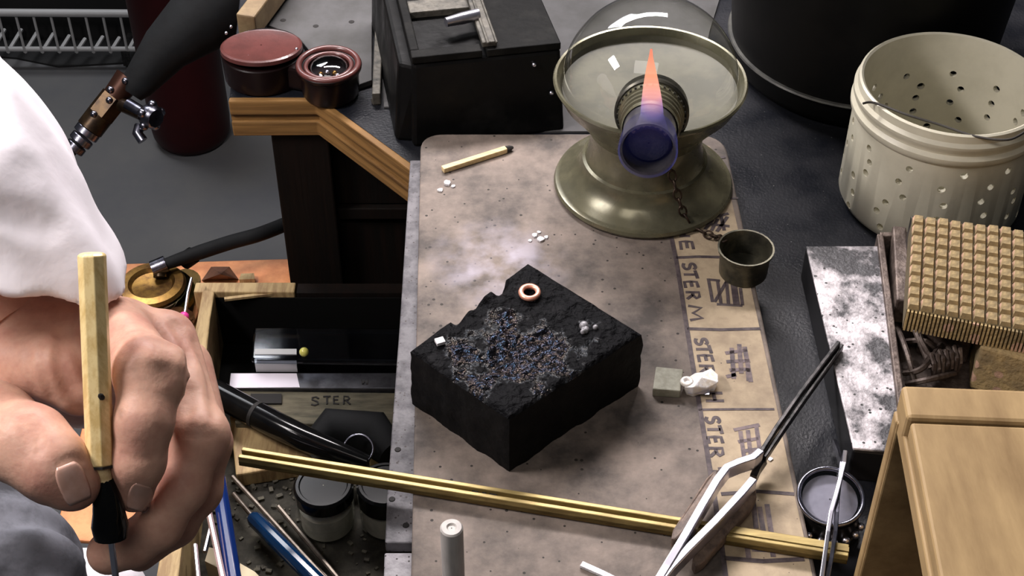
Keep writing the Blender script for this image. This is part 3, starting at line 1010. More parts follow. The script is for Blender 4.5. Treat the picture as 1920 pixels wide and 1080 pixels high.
# chip of tile and bright silver scrap beside the block
b = MB()
z1 = BZ1 + .0042
b.hexa([Vector((p.x, p.y, BZ1)) for p in (P(1224, 729, z1), P(1276, 733, z1), P(1281, 692, z1), P(1230, 687, z1))] + [P(1224, 729, z1), P(1276, 733, z1), P(1281, 692, z1), P(1230, 687, z1)])
tag(b.build('tile_chip', m_tile, loc=P(1250, 712, BZ1), bevel=.0004), 'small grey-green square chip beside the charcoal block', 'chip')
scr = MB()
sp = [(1277, 712), (1292, 706), (1303, 699), (1318, 697), (1334, 690), (1347, 702), (1347, 716), (1336, 722), (1326, 728), (1300, 726), (1284, 726)]
z2 = BZ1 + .005
ctr = P(1315, 711, z2)
vs = [P(x, y, z2 + random.uniform(-.0015, .0015)) for (x, y) in sp]
lo_ = [Vector((p.x * .85 + ctr.x * .15, p.y * .85 + ctr.y * .15, BZ1)) for p in vs]
nn = len(vs)
scr.add(vs + lo_ + [ctr + Vector((0, 0, .0012))], [(i, (i + 1) % nn, 2 * nn) for i in range(nn)] + [(nn + i, nn + (i + 1) % nn, (i + 1) % nn, i) for i in range(nn)] + [tuple(range(2 * nn - 1, nn - 1, -1))])
scr_o = thing('silver_scrap', 'bright crumpled silver scrap lying over the board lettering', 'scrap', (ctr.x, ctr.y, BZ1))
scr.build('scrap_body', m_silver, scr_o, bevel=.0004)
MB().torus(.0018, .0010, 16, 8, Matrix.Translation(P(1288, 716, BZ1 + .0052))).build('curl', m_silver, scr_o, smooth=True, angle=80)
MB().hexa([P(1290, 738, BZ1), P(1330, 740, BZ1), P(1332, 722, BZ1), P(1292, 720, BZ1), P(1290, 738, BZ1 + .002), P(1330, 740, BZ1 + .002), P(1332, 722, BZ1 + .0025), P(1292, 720, BZ1 + .0025)]).build('flat_offcut', m_chrome, scr_o)

# ------------------------------------------------------------------ brass channel lying across
za = .0180
ra, rb = P(450, 846, za), P(1592, 1030, za)
rod = thing('brass_channel', 'long yellow brass channel laid across the board front and over the drawer', 'rod', ((ra.x + rb.x) / 2, (ra.y + rb.y) / 2, BZ1))
rt = (rb - ra).normalized()
rs = Vector((-rt.y, rt.x, 0))
dn = Vector((0, 0, 1))
RW, RH = .0054, .0044
MB().strip([ra - dn * .0040, rb - dn * .0040], RW, .0022).build('web', m_brassgroove, rod)
for sgn in (-1, 1):
    MB().strip([ra + rs * sgn * (RW / 2 - .0009) - dn * .0026, rb + rs * sgn * (RW / 2 - .0009) - dn * .0026], .0018, RH).build('flange', m_brassrod, rod, bevel=.0003)
seg = ra.lerp(rb, .78)
MB().strip([seg - dn * .0014, rb - dn * .0014], RW - .0036, .0028).build('filler_strip', m_brassrod, rod)
for t0, t1 in ((.395, .405), (.412, .418), (.424, .436)):
    MB().strip([ra.lerp(rb, t0) - dn * .0025, ra.lerp(rb, t1) - dn * .0025], .0024, .0010).build('dark_mark', m_burnt, rod)

# ------------------------------------------------------------------ cross-lock tweezers
tz = .0225
tw = thing('cross_lock_tweezers', 'bent cross-locking tweezers with brown fibre grips across the lettered margin', 'tweezers', P(1350, 960, BZ1))


def pz(x, y, z):
    return P(x, y, z)


armA = [pz(1572, 645, .022), pz(1545, 680, .022), pz(1500, 740, .0225), pz(1455, 805, .023), pz(1425, 853, .0235), pz(1410, 866, .024), pz(1385, 874, .024), pz(1362, 884, .024), pz(1345, 906, .024), pz(1318, 952, .0235), pz(1285, 1010, .0225), pz(1250, 1068, .0215), pz(1225, 1110, .021)]
MB().strip([armA[k] for k in range(5)], .0016, .0034).build('jaw', m_darksteel, tw, bevel=.0003)
MB().strip(armA[4:], .0030, .0060).build('arm', m_chrome, tw, bevel=.0004)
armB = [pz(1578, 650, .020), pz(1556, 682, .020), pz(1512, 744, .0205), pz(1466, 810, .021), pz(1432, 862, .0215)]
MB().strip(armB, .0016, .0034).build('jaw', m_darksteel, tw, bevel=.0003)
MB().strip([pz(1432, 862, .0195), pz(1420, 880, .018), pz(1412, 898, .0175)], .0026, .0045).build('cross_arm', m_darksteel, tw)
armC = [pz(1412, 906, .0225), pz(1390, 932, .0225), pz(1340, 986, .022), pz(1290, 1036, .0215), pz(1256, 1072, .021), pz(1225, 1112, .021)]
MB().strip(armC, .0030, .0062).build('arm', m_chrome, tw, bevel=.0004)


def grip(pts, name):
    # flat fibre pad: outline in board pixels, at a height, with thickness
    a = [P(x, y, z) for (x, y, z) in pts]
    nloc = len(a)
    low = [p - Vector((0, 0, .0050)) for p in a]
    return MB().add(a + low, [tuple(range(nloc)), tuple(range(2 * nloc - 1, nloc - 1, -1))] + [(i, (i + 1) % nloc, nloc + (i + 1) % nloc, nloc + i) for i in range(nloc)]).build(name, m_fibre, tw, bevel=.0007)


grip([(1347, 880, .0225), (1338, 882, .0225), (1324, 896, .0225), (1262, 992, .021), (1258, 1010, .021), (1268, 1012, .021), (1290, 988, .022), (1344, 896, .0235)], 'fibre_grip')
grip([(1417, 908, .0205), (1419, 930, .0195), (1408, 950, .019), (1320, 1052, .018), (1304, 1062, .018), (1298, 1052, .018), (1302, 1034, .0185), (1396, 930, .0205)], 'fibre_grip')

# ceramic rod standing near the front edge, sliver beside it
rod_top = VY(858, 988, P(858, 1140, BZ1).y)
rb_ = P(853, 1140, BZ1)
crod = thing('ceramic_rod', 'white ceramic rod standing upright near the front edge of the board', 'rod', (rb_.x, rb_.y, BZ1))
Rr = .0038
MB().lathe([(.0002, 0), (Rr, 0), (Rr, rod_top.z - BZ1 - .0006), (Rr - .0005, rod_top.z - BZ1), (.0017, rod_top.z - BZ1), (.0012, rod_top.z - BZ1 - .0006), (.0002, rod_top.z - BZ1 - .0006)], 28, Matrix.Translation((rb_.x, rb_.y, BZ1))).build('shaft', m_ceramicrod, crod, smooth=True, angle=35)
sl = MB().strip([P(1090, 1058, BZ1 + .001), P(1128, 1075, BZ1 + .001), P(1150, 1086, BZ1 + .001)], .0022, .0012)
tag(sl.build('white_sliver', m_whiteflux, loc=P(1120, 1072, BZ1)), 'thin white sliver lying at the front edge of the board', 'sliver')

# ------------------------------------------------------------------ right-hand side: steel block, tray, honeycomb, canister, tub
SZ = .018
blk = thing('steel_bench_block', 'scarred speckled steel bench block with black sides', 'block', P(1600, 640, 0))
tq = [P(1511, 461, SZ), P(1647, 461, SZ), P(1697, 850, SZ), P(1600, 840, SZ)]
b = MB()
b.prism([xy(p) for p in (tq[0], tq[3], tq[2], tq[1])], 0, SZ - .0014)
b.build('block_body', m_blockside, blk, bevel=.0008)
b = MB()
b.prism([xy(p) for p in (tq[0], tq[3], tq[2], tq[1])], SZ - .0014, SZ)
b.build('worn_face', m_speckle, blk, bevel=.0005)

tray = thing('rusty_tray', 'rusty brown iron tray holding the honeycomb block and crumpled wire', 'tray', P(1790, 580, 0))
TZ = .020
ta, tb_, tc_, td = P(1650, 440, TZ), P(1990, 440, TZ), P(2030, 790, TZ), P(1694, 790, TZ)
MB().prism([xy(p) for p in (ta, td, tc_, tb_)], .0005, .004).build('tray_floor', m_rust, tray)
for (p, q, nm) in ((ta, td, 'left'), (ta, tb_, 'back'), (td, tc_, 'front')):
    p0, q0 = Vector((p.x, p.y, TZ / 2 + .0005)), Vector((q.x, q.y, TZ / 2 + .0005))
    MB().strip([p0, q0], .0028, TZ).build('rim', m_rust, tray, bevel=.0005)
# inner ledge strips seen beside the left rim
p0, q0 = P(1682, 445, .017), P(1690, 585, .017)
MB().strip([p0, q0], .0060, .013).build('inner_rib', m_rust, tray, bevel=.0008)
p0, q0 = P(1705, 442, .026), P(1716, 520, .026)
MB().strip([p0, q0], .0026, .022).build('inner_rib', m_darksteel, tray, bevel=.0005)

# honeycomb block on top
HZ = .040
ha, hb, hc, hd = P(1712, 399, HZ), P(1925, 428, HZ), P(1925, 618, HZ), P(1702, 572, HZ)
# extend to the right beyond the frame
ex = (hb - ha).normalized() * .02
hb, hc = hb + ex, hc + ex
hz0 = HZ - .0125
honey = thing('honeycomb_block', 'tan ceramic honeycomb soldering block with a studded top and ribbed side', 'block', ((ha + hc) / 2).xy.to_3d() + Vector((0, 0, hz0)))
MB().prism([xy(p) for p in (ha, hd, hc, hb)], hz0, HZ - .0022).build('core', m_ceramicdark, honey)
NU, NV = 13, 9
stud_me = None
for i in range(NU):
    for j in range(NV):
        u0, u1, v0, v1 = (i + .05) / NU, (i + .95) / NU, (j + .05) / NV, (j + .95) / NV

        def hp(u, v, z):
            p = ha.lerp(hb, u).lerp(hd.lerp(hc, u), v)
            return Vector((p.x, p.y, z))
        jt = .0004 * random.uniform(-1, 1)
        if stud_me is None:
            b = MB()
            ins = .12
            b.hexa([hp(u0, v1, HZ - .0024), hp(u1, v1, HZ - .0024), hp(u1, v0, HZ - .0024), hp(u0, v0, HZ - .0024),
                    hp(u0 + ins / NU, v1 - ins / NV, HZ), hp(u1 - ins / NU, v1 - ins / NV, HZ), hp(u1 - ins / NU, v0 + ins / NV, HZ), hp(u0 + ins / NU, v0 + ins / NV, HZ)])
            o = b.build('stud', m_ceramic, honey)
            stud_me = o.data
            org = hp(.5 / NU, .5 / NV, 0)
        else:
            o = bpy.data.objects.new('stud', stud_me)
            COL.objects.link(o)
            o.parent = honey
            p = hp((i + .5) / NU, (j + .5) / NV, 0)
            o.location = (p.x - org.x, p.y - org.y, jt)
# ribbed front and left side
rbm = MB()
NR = 44
fd = (hc - hd)
fn = Vector((fd.y, -fd.x, 0)).normalized()
for i in range(NR):
    p = hd.lerp(hc, (i + .5) / NR)
    rbm.box((p.x + fn.x * .0006, p.y + fn.y * .0006, HZ - .0072), (fd.length / NR * .55, .0016, .0102), Matrix.Rotation(math.atan2(fd.y, fd.x), 3, 'Z'))
o = rbm.build('side_ribs', m_ceramic, honey)
o['kind'] = 'stuff'
# lower pale slab and a dark filler block the honeycomb rests on
sl0 = [P(1838, 655, .026), P(1960, 690, .026), P(1960, 560, .026), P(1838, 540, .026)]
tag(MB().prism([xy(p) for p in sl0], .0040, hz0).build('ceramic_offcut', m_ceramic, loc=P(1890, 640, .004), bevel=.001), 'pale rough ceramic piece under the honeycomb block', 'block')
fl0 = [P(1735, 590, .026), P(1832, 610, .026), P(1838, 470, .026), P(1742, 460, .026)]
tag(MB().prism([xy(p) for p in fl0], .0040, hz0).build('iron_spacer', m_rust, loc=P(1780, 540, .004), bevel=.001), 'rusty iron spacer propping the honeycomb block in the tray', 'block')

# crumpled binding wire in the tray
cw = P(1735, 650, .012)
wirecoil = thing('binding_wire', 'crumpled bundle of rusty binding wire in the tray below the honeycomb block', 'wire', (cw.x, cw.y, .004))
b = MB()
pts = []
for k in range(40):
    t = k / 39
    a = P(1742, 690, .013).lerp(P(1800, 668, .014), t)
    pts.append(a + Vector((0, .0045 * math.cos(t * 44), .0062 * math.sin(t * 44))))
b.tube(pts, .0010, 6)
b.build('coil', m_rust, wirecoil, smooth=True)
for (q0, q1, q2) in (((1690, 570), (1716, 620), (1745, 690)), ((1712, 585), (1728, 640), (1752, 680)), ((1680, 610), (1700, 660), (1716, 720)), ((1700, 640), (1736, 640), (1760, 662)), ((1696, 700), (1730, 690), (1768, 640)), ((1672, 560), (1700, 556), (1708, 590)), ((1700, 720), (1740, 712), (1790, 700))):
    MB().tube([Vector(p) for p in curve_px([tuple(P(*q0, .010)), tuple(P(*q1, .017)), tuple(P(*q2, .011))], 5)], .0012, 6).build('wire_strand', m_rust, wirecoil, smooth=True)

# perforated canister
kc = P(1737, 372, 0)
can = thing('perforated_canister', 'white plastic canister drilled with rows of holes, a wire across its mouth', 'canister', (kc.x, kc.y, 0))
KH = .0655
KT = Matrix.Translation((kc.x, kc.y, 0))
R1, R2 = .0415, .0412
outer = [(.0005, 0), (R1 - .006, 0), (R1 - .002, .0012), (R1, .005), (R2, KH - .016), (R2 + .0006, KH - .0155), (R2 + .0018, KH - .0135), (R2 + .0018, KH - .0115), (R2 + .0004, KH - .0098), (R2 + .0004, KH - .0085), (R2 + .0014, KH - .0070), (R2 + .0014, KH - .0050), (R2, KH - .0035), (R2 - .0002, KH), (R2 - .0012, KH + .0006), (R2 - .0022, KH), (R2 - .0026, KH - .004), (R1 - .0024, .005), (R1 - .006, .0024), (.0005, .0024)]
body = MB().lathe(outer, 96, KT).build('body', m_canister, can, smooth=True, angle=35)
cut = MB()
for row in range(6):
    z = .0065 + row * .0075
    for k in range(13):
        th = 2 * math.pi * (k + .18 * math.sin(row * 2.1 + k)) / 13 + .06 * row
        d = Vector((math.cos(th), math.sin(th), 0))
        rr = .00165 + .0002 * random.random()
        zz = z + .0012 * math.sin(k * 1.7 + row)
        c0 = Vector((kc.x, kc.y, zz))
        cut.tube([c0 + d * (R1 - .006), c0 + d * (R1 + .004)], rr, 10)
co = cut.build('drill', m_canister, None)
bo = body.modifiers.new('holes', 'BOOLEAN')
bo.object = co
bo.operation = 'DIFFERENCE'
bo.solver = 'EXACT'
dg = bpy.context.evaluated_depsgraph_get()
me2 = bpy.data.meshes.new_from_object(body.evaluated_get(dg))
body.modifiers.clear()
body.data = me2
bpy.data.objects.remove(co)
me2.set_sharp_from_angle(angle=math.radians(35))
wz = KH + .0012
wpts = curve_px([tuple(P(1618, 194, wz)), tuple(P(1640, 193, wz)), tuple(P(1700, 215, wz)), tuple(P(1762, 234, wz - .001)), tuple(P(1830, 256, wz - .001)), tuple(P(1890, 262, wz)), tuple(P(1925, 245, wz))], 8)
MB().tube([Vector(p) for p in wpts], .00055, 8).build('cross_wire', m_wire, can, smooth=True)

# black tub behind
TC = P(1616, 63, .016)
tub = thing('black_tub', 'large round black tub with a highlight painted along its flange behind the white canister', 'tub', (TC.x, TC.y, 0))
TT = Matrix.Translation((TC.x, TC.y, 0))
MB().lathe([(.0005, 0), (.062, 0), (.065, .002), (.067, .006), (.0675, .0145)], 90, TT).build('foot', m_tub, tub, smooth=True, angle=35)
MB().lathe([(.0675, .0145), (.0690, .0150), (.0695, .0158), (.0690, .0166), (.0675, .0168)], 90, TT).build('flange', m_tubrim, tub, smooth=True, angle=50)
MB().lathe([(.0675, .0168), (.0685, .025), (.078, .14), (.080, .141), (.080, .143), (.076, .143), (.066, .026), (.0005, .02)], 90, TT).build('tub_wall', m_tub, tub, smooth=True, angle=35)

# grey mat behind the lamp, under the machine case
gq = [P(x, y, .0012) for (x, y) in ((700, -70), (1370, -70), (1330, 60), (1300, 246), (980, 246), (900, 200), (720, 200))]
tag(MB().prism([xy(p) for p in gq[::-1]], .0002, .0012).build('bench_mat', m_greyplate, loc=P(1100, 150, 0)), 'flat grey mat on the bench behind the alcohol lamp', 'mat')

# ------------------------------------------------------------------ wooden box at the right
WZ = .108
wq = P(1690, 721, WZ)
wbx = thing('wooden_box', 'open-sided pale wooden box with a raised back rim on the bench front', 'box', (wq.x + .09, wq.y - .08, 0))
BR = Matrix.Rotation(math.radians(-3.2), 3, 'Z')
BW, BD, RT = .19, .17, .0140


def wpart(x0, x1, y0, y1, z0, z1, name, bevel=.001, mat=None):
    """box part in the box's own frame: x to the right from the back-left corner, y towards the front"""
    b = MB()
    ps = []
    for z in (z0, z1):
        for (x, y) in ((x0, -y1), (x1, -y1), (x1, -y0), (x0, -y0)):
            q = BR @ Vector((x, y, 0))
            ps.append(Vector((wq.x + q.x, wq.y + q.y, z)))
    return b.hexa(ps).build(name, mat or m_boxwood, wbx, bevel=bevel)


wpart(0, BW, 0, RT, WZ - .011, WZ, 'back_rim', .0014)
wpart(.001, BW, RT + .0006, BD, WZ - .0075, WZ - .0012, 'top_panel', .001)
wpart(0, BW, .001, .006, .0095, WZ - .0115, 'back_panel', .0006)
wpart(-.0004, .0045, 0, .0052, .0005, WZ - .0115, 'corner_post', .0008)
wpart(-.0004, .0045, BD - .006, BD, .0005, WZ - .008, 'corner_post', .0008)
wpart(.0002, .0040, .006, BD - .006, WZ - .0155, WZ - .0085, 'side_rail', .0008)
wpart(.0002, BW, .0065, BD - .0065, .0005, .0085, 'bottom_panel', .001, m_boxinner)
wpart(BW - .008, BW, .0065, BD - .0065, .009, WZ - .012, 'side_panel', .0006, m_boxinner)
wpart(.006, BW - .009, .075, .082, .009, .040, 'divider', .001, m_boxinner)

# ------------------------------------------------------------------ loupe on a stand and second tweezers
lc = P(1558, 931, .016)
lp = thing('loupe', 'round glass loupe in a steel ring on a black riveted base beside the wooden box', 'loupe', (lc.x, lc.y, 0))
LTi = axis_T(lc, Vector((0, -.20, .98)))
LR = .0118
MB().torus(LR, .0009, 48, 10, LTi).build('ring', m_steel, lp, smooth=True, angle=80)
MB().lathe([(.0002, .0016), (.006, .0012), (LR - .0006, .0001), (LR - .0006, -.0006), (.0002, -.0010)], 40, LTi).build('lens', m_lens, lp, smooth=True, angle=60)
MB().lathe([(LR - .0002, -.0005), (LR - .0004, -.004), (LR - .0012, -.0045), (LR - .0018, -.0042)], 44, LTi).build('mount', m_blackplastic, lp, smooth=True)
MB().lathe([(.0003, -.0022), (LR - .0016, -.0022), (LR - .0016, -.0032), (.0003, -.0032)], 40, LTi).build('frosted_disc', m_dial, lp, smooth=True, angle=40)
b = MB().lathe([(.0003, 0), (.0118, 0), (.0122, .001), (.0118, .004), (.0112, .0045), (.0108, .012), (.0100, .012), (.0100, .003), (.0003, .002)], 40, Matrix.Translation((lc.x, lc.y - .0016, 0)))
b.build('base', m_darksteel, lp, smooth=True, angle=35)
for k in range(7):
    th = math.radians(205 + k * 22)
    MB().ball((lc.x + .0122 * math.cos(th), lc.y - .0016 + .0122 * math.sin(th), .0065), .0016, 12, 7).build('stud', m_chrome, lp, smooth=True)
t2 = thing('fine_tweezers', 'slim steel tweezers resting across the glass loupe', 'tweezers', P(1550, 1000, 0))
z2 = .0225
MB().strip([P(1584, 850, .020), P(1582, 872, z2), P(1574, 905, z2), P(1566, 935, z2), P(1558, 962, .0225), P(1552, 1000, .022), P(1545, 1050, .020), P(1538, 1100, .018)], .0016, .0030).build('arm', m_chrome, t2, bevel=.0003)
MB().strip([P(1564, 830, .004), P(1572, 850, .012), P(1578, 872, .0195), P(1570, 935, .0195), P(1568, 965, .0205), P(1566, 1000, .020), P(1558, 1050, .0185), P(1548, 1100, .0165)], .0016, .0030).build('arm', m_steel, t2, bevel=.0003)

# ------------------------------------------------------------------ things at the back of the bench
# folding magnifier
mz = .019
m1 = P(490, 82, mz)
m2 = P(616, 122, mz - .001)
mag = thing('folding_magnifier', 'maroon folding magnifier with a round lid and a smaller round lens', 'magnifier', (m1.x, m1.y, 0))
MB().lathe([(.0005, .0003), (.0200, .0003), (.0208, .001), (.0212, mz - .004), (.0205, mz - .0035), (.0005, mz - .0035)], 56, Matrix.Translation((m1.x, m1.y, 0))).build('case', m_maroondark, mag, smooth=True, angle=35)
MB().lathe([(.0005, mz - .0034), (.0205, mz - .0034), (.0219, mz - .0025), (.0217, mz - .0006), (.0205, mz), (.0195, mz - .0003), (.0005, mz - .0001)], 56, Matrix.Translation((m1.x, m1.y - .001, mz)) @ Matrix.Rotation(math.radians(-7), 4, 'X') @ Matrix.Diagonal((.96, .90, 1, 1)) @ Matrix.Translation((0, 0, -mz))).build('lid', m_maroon, mag, smooth=True, angle=35)
for (px_, py_) in ((433, 50), (424, 62), (466, 106), (556, 92)):
    MB().ball(P(px_, py_, mz + .0003), .0009, 10, 6).build('rivet', m_chrome, mag, smooth=True)
b = MB().lathe([(.0003, .001), (.0135, .001), (.0145, .003), (.0150, mz - .004), (.0166, mz - .0025), (.0168, mz - .001), (.0160, mz), (.0140, mz - .001), (.0128, mz - .0012), (.0120, mz - .002), (.0116, mz - .006), (.0003, mz - .006)], 56, Matrix.Translation((m2.x, m2.y, 0)))
b.build('lens_housing', m_maroondark, mag, smooth=True, angle=35)
MB().torus(.0150, .0016, 48, 10, Matrix.Translation((m2.x, m2.y, mz - .0006))).build('lens_rim', m_maroon, mag, smooth=True, angle=80)
MB().torus(.0115, .0012, 48, 10, Matrix.Translation((m2.x, m2.y, mz - .0016))).build('lens_rim', m_maroon, mag, smooth=True, angle=80)
MB().lathe([(.0108, mz - .0035), (.0100, mz - .0018), (.0075, mz + .0002), (.0040, mz + .0013), (.0002, mz + .0016)], 40, Matrix.Translation((m2.x, m2.y, 0))).build('lens', thin_glass('magnifier_lens', (.75, .75, .78), 2.2, .02), mag, smooth=True, angle=80)
for k in range(7):
    th = k * .9
    MB().ball((m2.x + .0045 * math.cos(th), m2.y - .003 + .003 * math.sin(th), mz - .0055), .0015, 10, 6).build('lens_fitting', m_brass if k % 2 else m_chrome, mag, smooth=True)
hk = P(578, 168, .008)
MB().box(((m1.x + m2.x) / 2, (m1.y + m2.y) / 2 - .001, .008), (.016, .012, .014), Matrix.Rotation(-.3, 3, 'Z')).build('hinge', m_maroondark, mag, bevel=.002)

# grey perforated plate lying behind it
gz = .0035
gp = [P(x, y, gz) for (x, y) in ((500, 46), (560, -40), (698, -40), (697, 150), (640, 170), (560, 70))]
gpl = thing('grey_steel_sheet', 'flat grey steel sheet with small holes lying behind the magnifier', 'sheet', P(620, 60, 0))
MB().prism([xy(p) for p in gp[::-1]], .0003, gz).build('sheet', m_greyplate, gpl, bevel=.0004)
for (x, y) in ((531, 38), (592, 49), (659, 41)):
    c = P(x, y, gz)
    MB().lathe([(.0002, .0003), (.0012, .0003), (.0016, .0001)], 14, Matrix.Translation((c.x, c.y, gz))).build('screw_hole', m_burnt, gpl)
# wooden stick end
w1, w2 = P(462, 50, .014), P(545, -60, .014)
tag(MB().strip([w1, w2], .0105, .014).build('wood_batten', M('tan_batten', (.27, .195, .10), .6, col2=(.18, .12, .06), scale=60), loc=P(490, 20, 0), bevel=.001), 'tan wooden batten leaning in behind the magnifier', 'batten')
# steel bar between plate and machine, with small nuts
b0, b1 = P(706, 186, .004), P(716, -50, .004)
tag(MB().strip([b0, b1], .0042, .007).build('steel_bar', m_dustbar, loc=(b0.x, b0.y, 0), bevel=.0005), 'narrow dusty steel bar lying beside the black machine case', 'bar')
for i_, (x, y) in enumerate(((690, 142), (705, 178))):
    c = P(x, y, .003)
    tag(MB().lathe([(.0008, 0), (.0022, 0), (.0024, .002), (.0020, .003), (.0008, .003)], 6, Matrix.Translation((c.x, c.y - .003, 0.0))).build('hex_nut', m_dustbar, loc=(c.x, c.y - .003, 0)), ('small steel nut under the rim of the magnifier', 'small steel nut at the front end of the dusty bar')[i_], 'nut')

# black machine case
MZ = .050
ma0 = P(772, 108, MZ)
mb0 = P(1052, 80, MZ)
dxm = (mb0 - ma0)
dxm.z = 0
dym = Vector((-dxm.y, dxm.x, 0)).normalized()
dep = .11
mc0, md0 = mb0 + dym * dep - dxm.normalized() * .004, ma0 + dym * dep
mach = thing('machine_case', 'scuffed black machine case with a recessed top beside the lamp', 'case', ((ma0 + mc0) / 2).xy.to_3d())
ta_, tb2 = ma0, mb0
lowout = .004
bot = [p.xy.to_3d() for p in (ma0, mb0, mc0, md0)]
ctr_ = (bot[0] + bot[2]) / 2
bot2 = [q + (q - ctr_).normalized() * .004 for q in bot]
MB().hexa(bot2 + [Vector((p.x, p.y, MZ - .004)) for p in (ma0, mb0, mc0, md0)]).build('case_body', m_blackbox, mach, bevel=.002)
# chamfered left flank
lf = [P(735, 60, .034), P(716, 158, .016), P(740, 245, .001)]
b = MB()
ddx = dxm.normalized()
q0 = [ma0.xy.to_3d() + Vector((0, 0, z)) for z in (0, MZ - .006)]
q1 = [md0.xy.to_3d() + Vector((0, 0, z)) for z in (0, MZ - .006)]
b.hexa([q0[0] - ddx * .010 + dym * .004, q0[0] + ddx * .004, q1[0] + ddx * .004, q1[0] - ddx * .010, q0[1] - ddx * .006 + dym * .006, q0[1] + ddx * .004, q1[1] + ddx * .004, q1[1] - ddx * .006])
b.build('flank', m_blackbox, mach, bevel=.002)


def mpos(u, v, z):
    p = ma0.lerp(mb0, u).lerp(md0.lerp(mc0, u), v)
    return Vector((p.x, p.y, z))


def mbox(u0, u1, v0, v1, z0, z1, name, mat, bevel=.0006):
    return MB().hexa([mpos(u0, v0, z0), mpos(u1, v0, z0), mpos(u1, v1, z0), mpos(u0, v1, z0), mpos(u0, v0, z1), mpos(u1, v0, z1), mpos(u1, v1, z1), mpos(u0, v1, z1)]).build(name, mat, mach, bevel=bevel)


mbox(0, .47, 0, .06, MZ - .004, MZ, 'front_lip', m_dustyblack)
mbox(.50, 1, 0, 1, MZ - .004, MZ, 'top_plate', m_dustyblack)
mbox(0, .06, .06, 1, MZ - .004, MZ, 'side_lip', m_dustyblack)
mbox(.06, .50, .36, .46, MZ - .004, MZ, 'ledge', m_dustbar)
mbox(.06, .50, .70, 1, MZ - .004, MZ, 'back_plate', m_dustyblack)
mbox(.475, .575, .02, .86, MZ, MZ + .003, 'steel_runner', m_dustbar)
mbox(.50, .52, .0, .9, MZ + .003, MZ + .0042, 'runner_edge', m_dustbar)
mbox(.56, .575, .0, .9, MZ + .003, MZ + .0042, 'runner_edge', m_dustbar)
mbox(.44, .56, .86, .92, MZ, MZ + .004, 'runner_stop', M('pale_stop', (.42, .42, .32), .5))
sc_ = P(998, 95, MZ - .006)
MB().ball(mpos(.815, -.012, MZ - .010), .0013, 10, 6).build('screw', m_chrome, mach, smooth=True)
MB().ball(mpos(.93, -.03, MZ - .026), .0012, 10, 6).build('screw', m_chrome, mach, smooth=True)
cyl = [P(836, 42, MZ + .004), P(897, 27, MZ + .004)]
tag(MB().tube([cyl[0], cyl[0].lerp(cyl[1], .5), cyl[1]], [.0024, .0030, .0030], 16).build('steel_pin', m_chrome, loc=(cyl[0].x, cyl[0].y, MZ), smooth=True), 'bright round steel pin lying on top of the black machine case', 'pin')

# ------------------------------------------------------------------ on the floor: red tank, wire shelf
tk = P(362, 257, FZ)
tank = thing('red_tank', 'dark red gas cylinder standing on the grey floor beyond the bench', 'cylinder', (tk.x, tk.y, FZ))
MB().lathe([(.0005, .004), (.036, 0), (.046, .004), (.0505, .014), (.052, .03), (.052, .36), (.047, .39), (.032, .412), (.014, .42)], 60, Matrix.Translation((tk.x, tk.y, FZ))).build('shell', m_redtank, tank, smooth=True, angle=50)
MB().lathe([(.014, .42), (.014, .45), (.0005, .45)], 24, Matrix.Translation((tk.x, tk.y, FZ))).build('neck', m_darkbrass, tank, smooth=True, angle=35)
wy = P(100, 92, FZ + .03).y
zt = VY(100, 20, wy).z
shelf = thing('wire_shelf', 'white wire shelf section on the floor against the dark wall', 'shelf', (P(120, 92, FZ + .03).x, wy, FZ))
xa = VY(-70, 92, wy).x
xb = VY(262, 92, wy).x
zb = FZ + .03
MB().tube([(xa, wy, zb), (xb, wy, zb)], .0036, 10).build('bottom_rail', m_white, shelf, smooth=True)
MB().tube([(xa - .01, wy - .004, zt), (xb + .012, wy - .004, zt - .002)], .0055, 10).build('top_rail', m_white, shelf, smooth=True)
sp_ = (VY(47, 92, wy).x - VY(15, 92, wy).x)
k = 0
x = VY(15, 92, wy).x - 2 * sp_
while x < xb:
    MB().tube([(x, wy - .003, zt), (x, wy - .003, zb)], .0019, 6).build('upright_wire', m_white, shelf, smooth=True)
    ln = (.034, .036, .036, .030, .028, .024, .018, .022, .020, .028)[min(k, 9)]
    MB().tube([(x, wy - .003, zb - .003), (x + .008, wy + ln * 1.3, zb + .002)], .0028, 6).build('deck_wire', m_white, shelf, smooth=True)
    x += sp_
    k += 1
for fx in (xa + .01, xb - .02):
    MB().box((fx, wy + .02, (FZ + zb) / 2 + .0015), (.012, .05, zb - FZ - .007)).build('foot', m_darksteel, shelf)
struct(MB().box((-.9, wy + .075, FZ + .08), (1.5, .02, .16)).build('added_dark_backing', m_wall))  # dark board added to blacken the gap behind the wire shelf
mq = [P(x, y, FZ + .003) for (x, y) in ((-90, 98), (30, 108), (110, 124), (250, 116), (285, 60), (-90, 60))]
tag(MB().prism([xy(p) for p in mq], FZ + .0004, FZ + .003).build('shelf_shade_sheet', m_wall, loc=P(100, 110, FZ)), 'black sheet standing in for shade on the floor under the white wire shelf', 'mat')  # dark sheet laid in place of the shelf's shadow

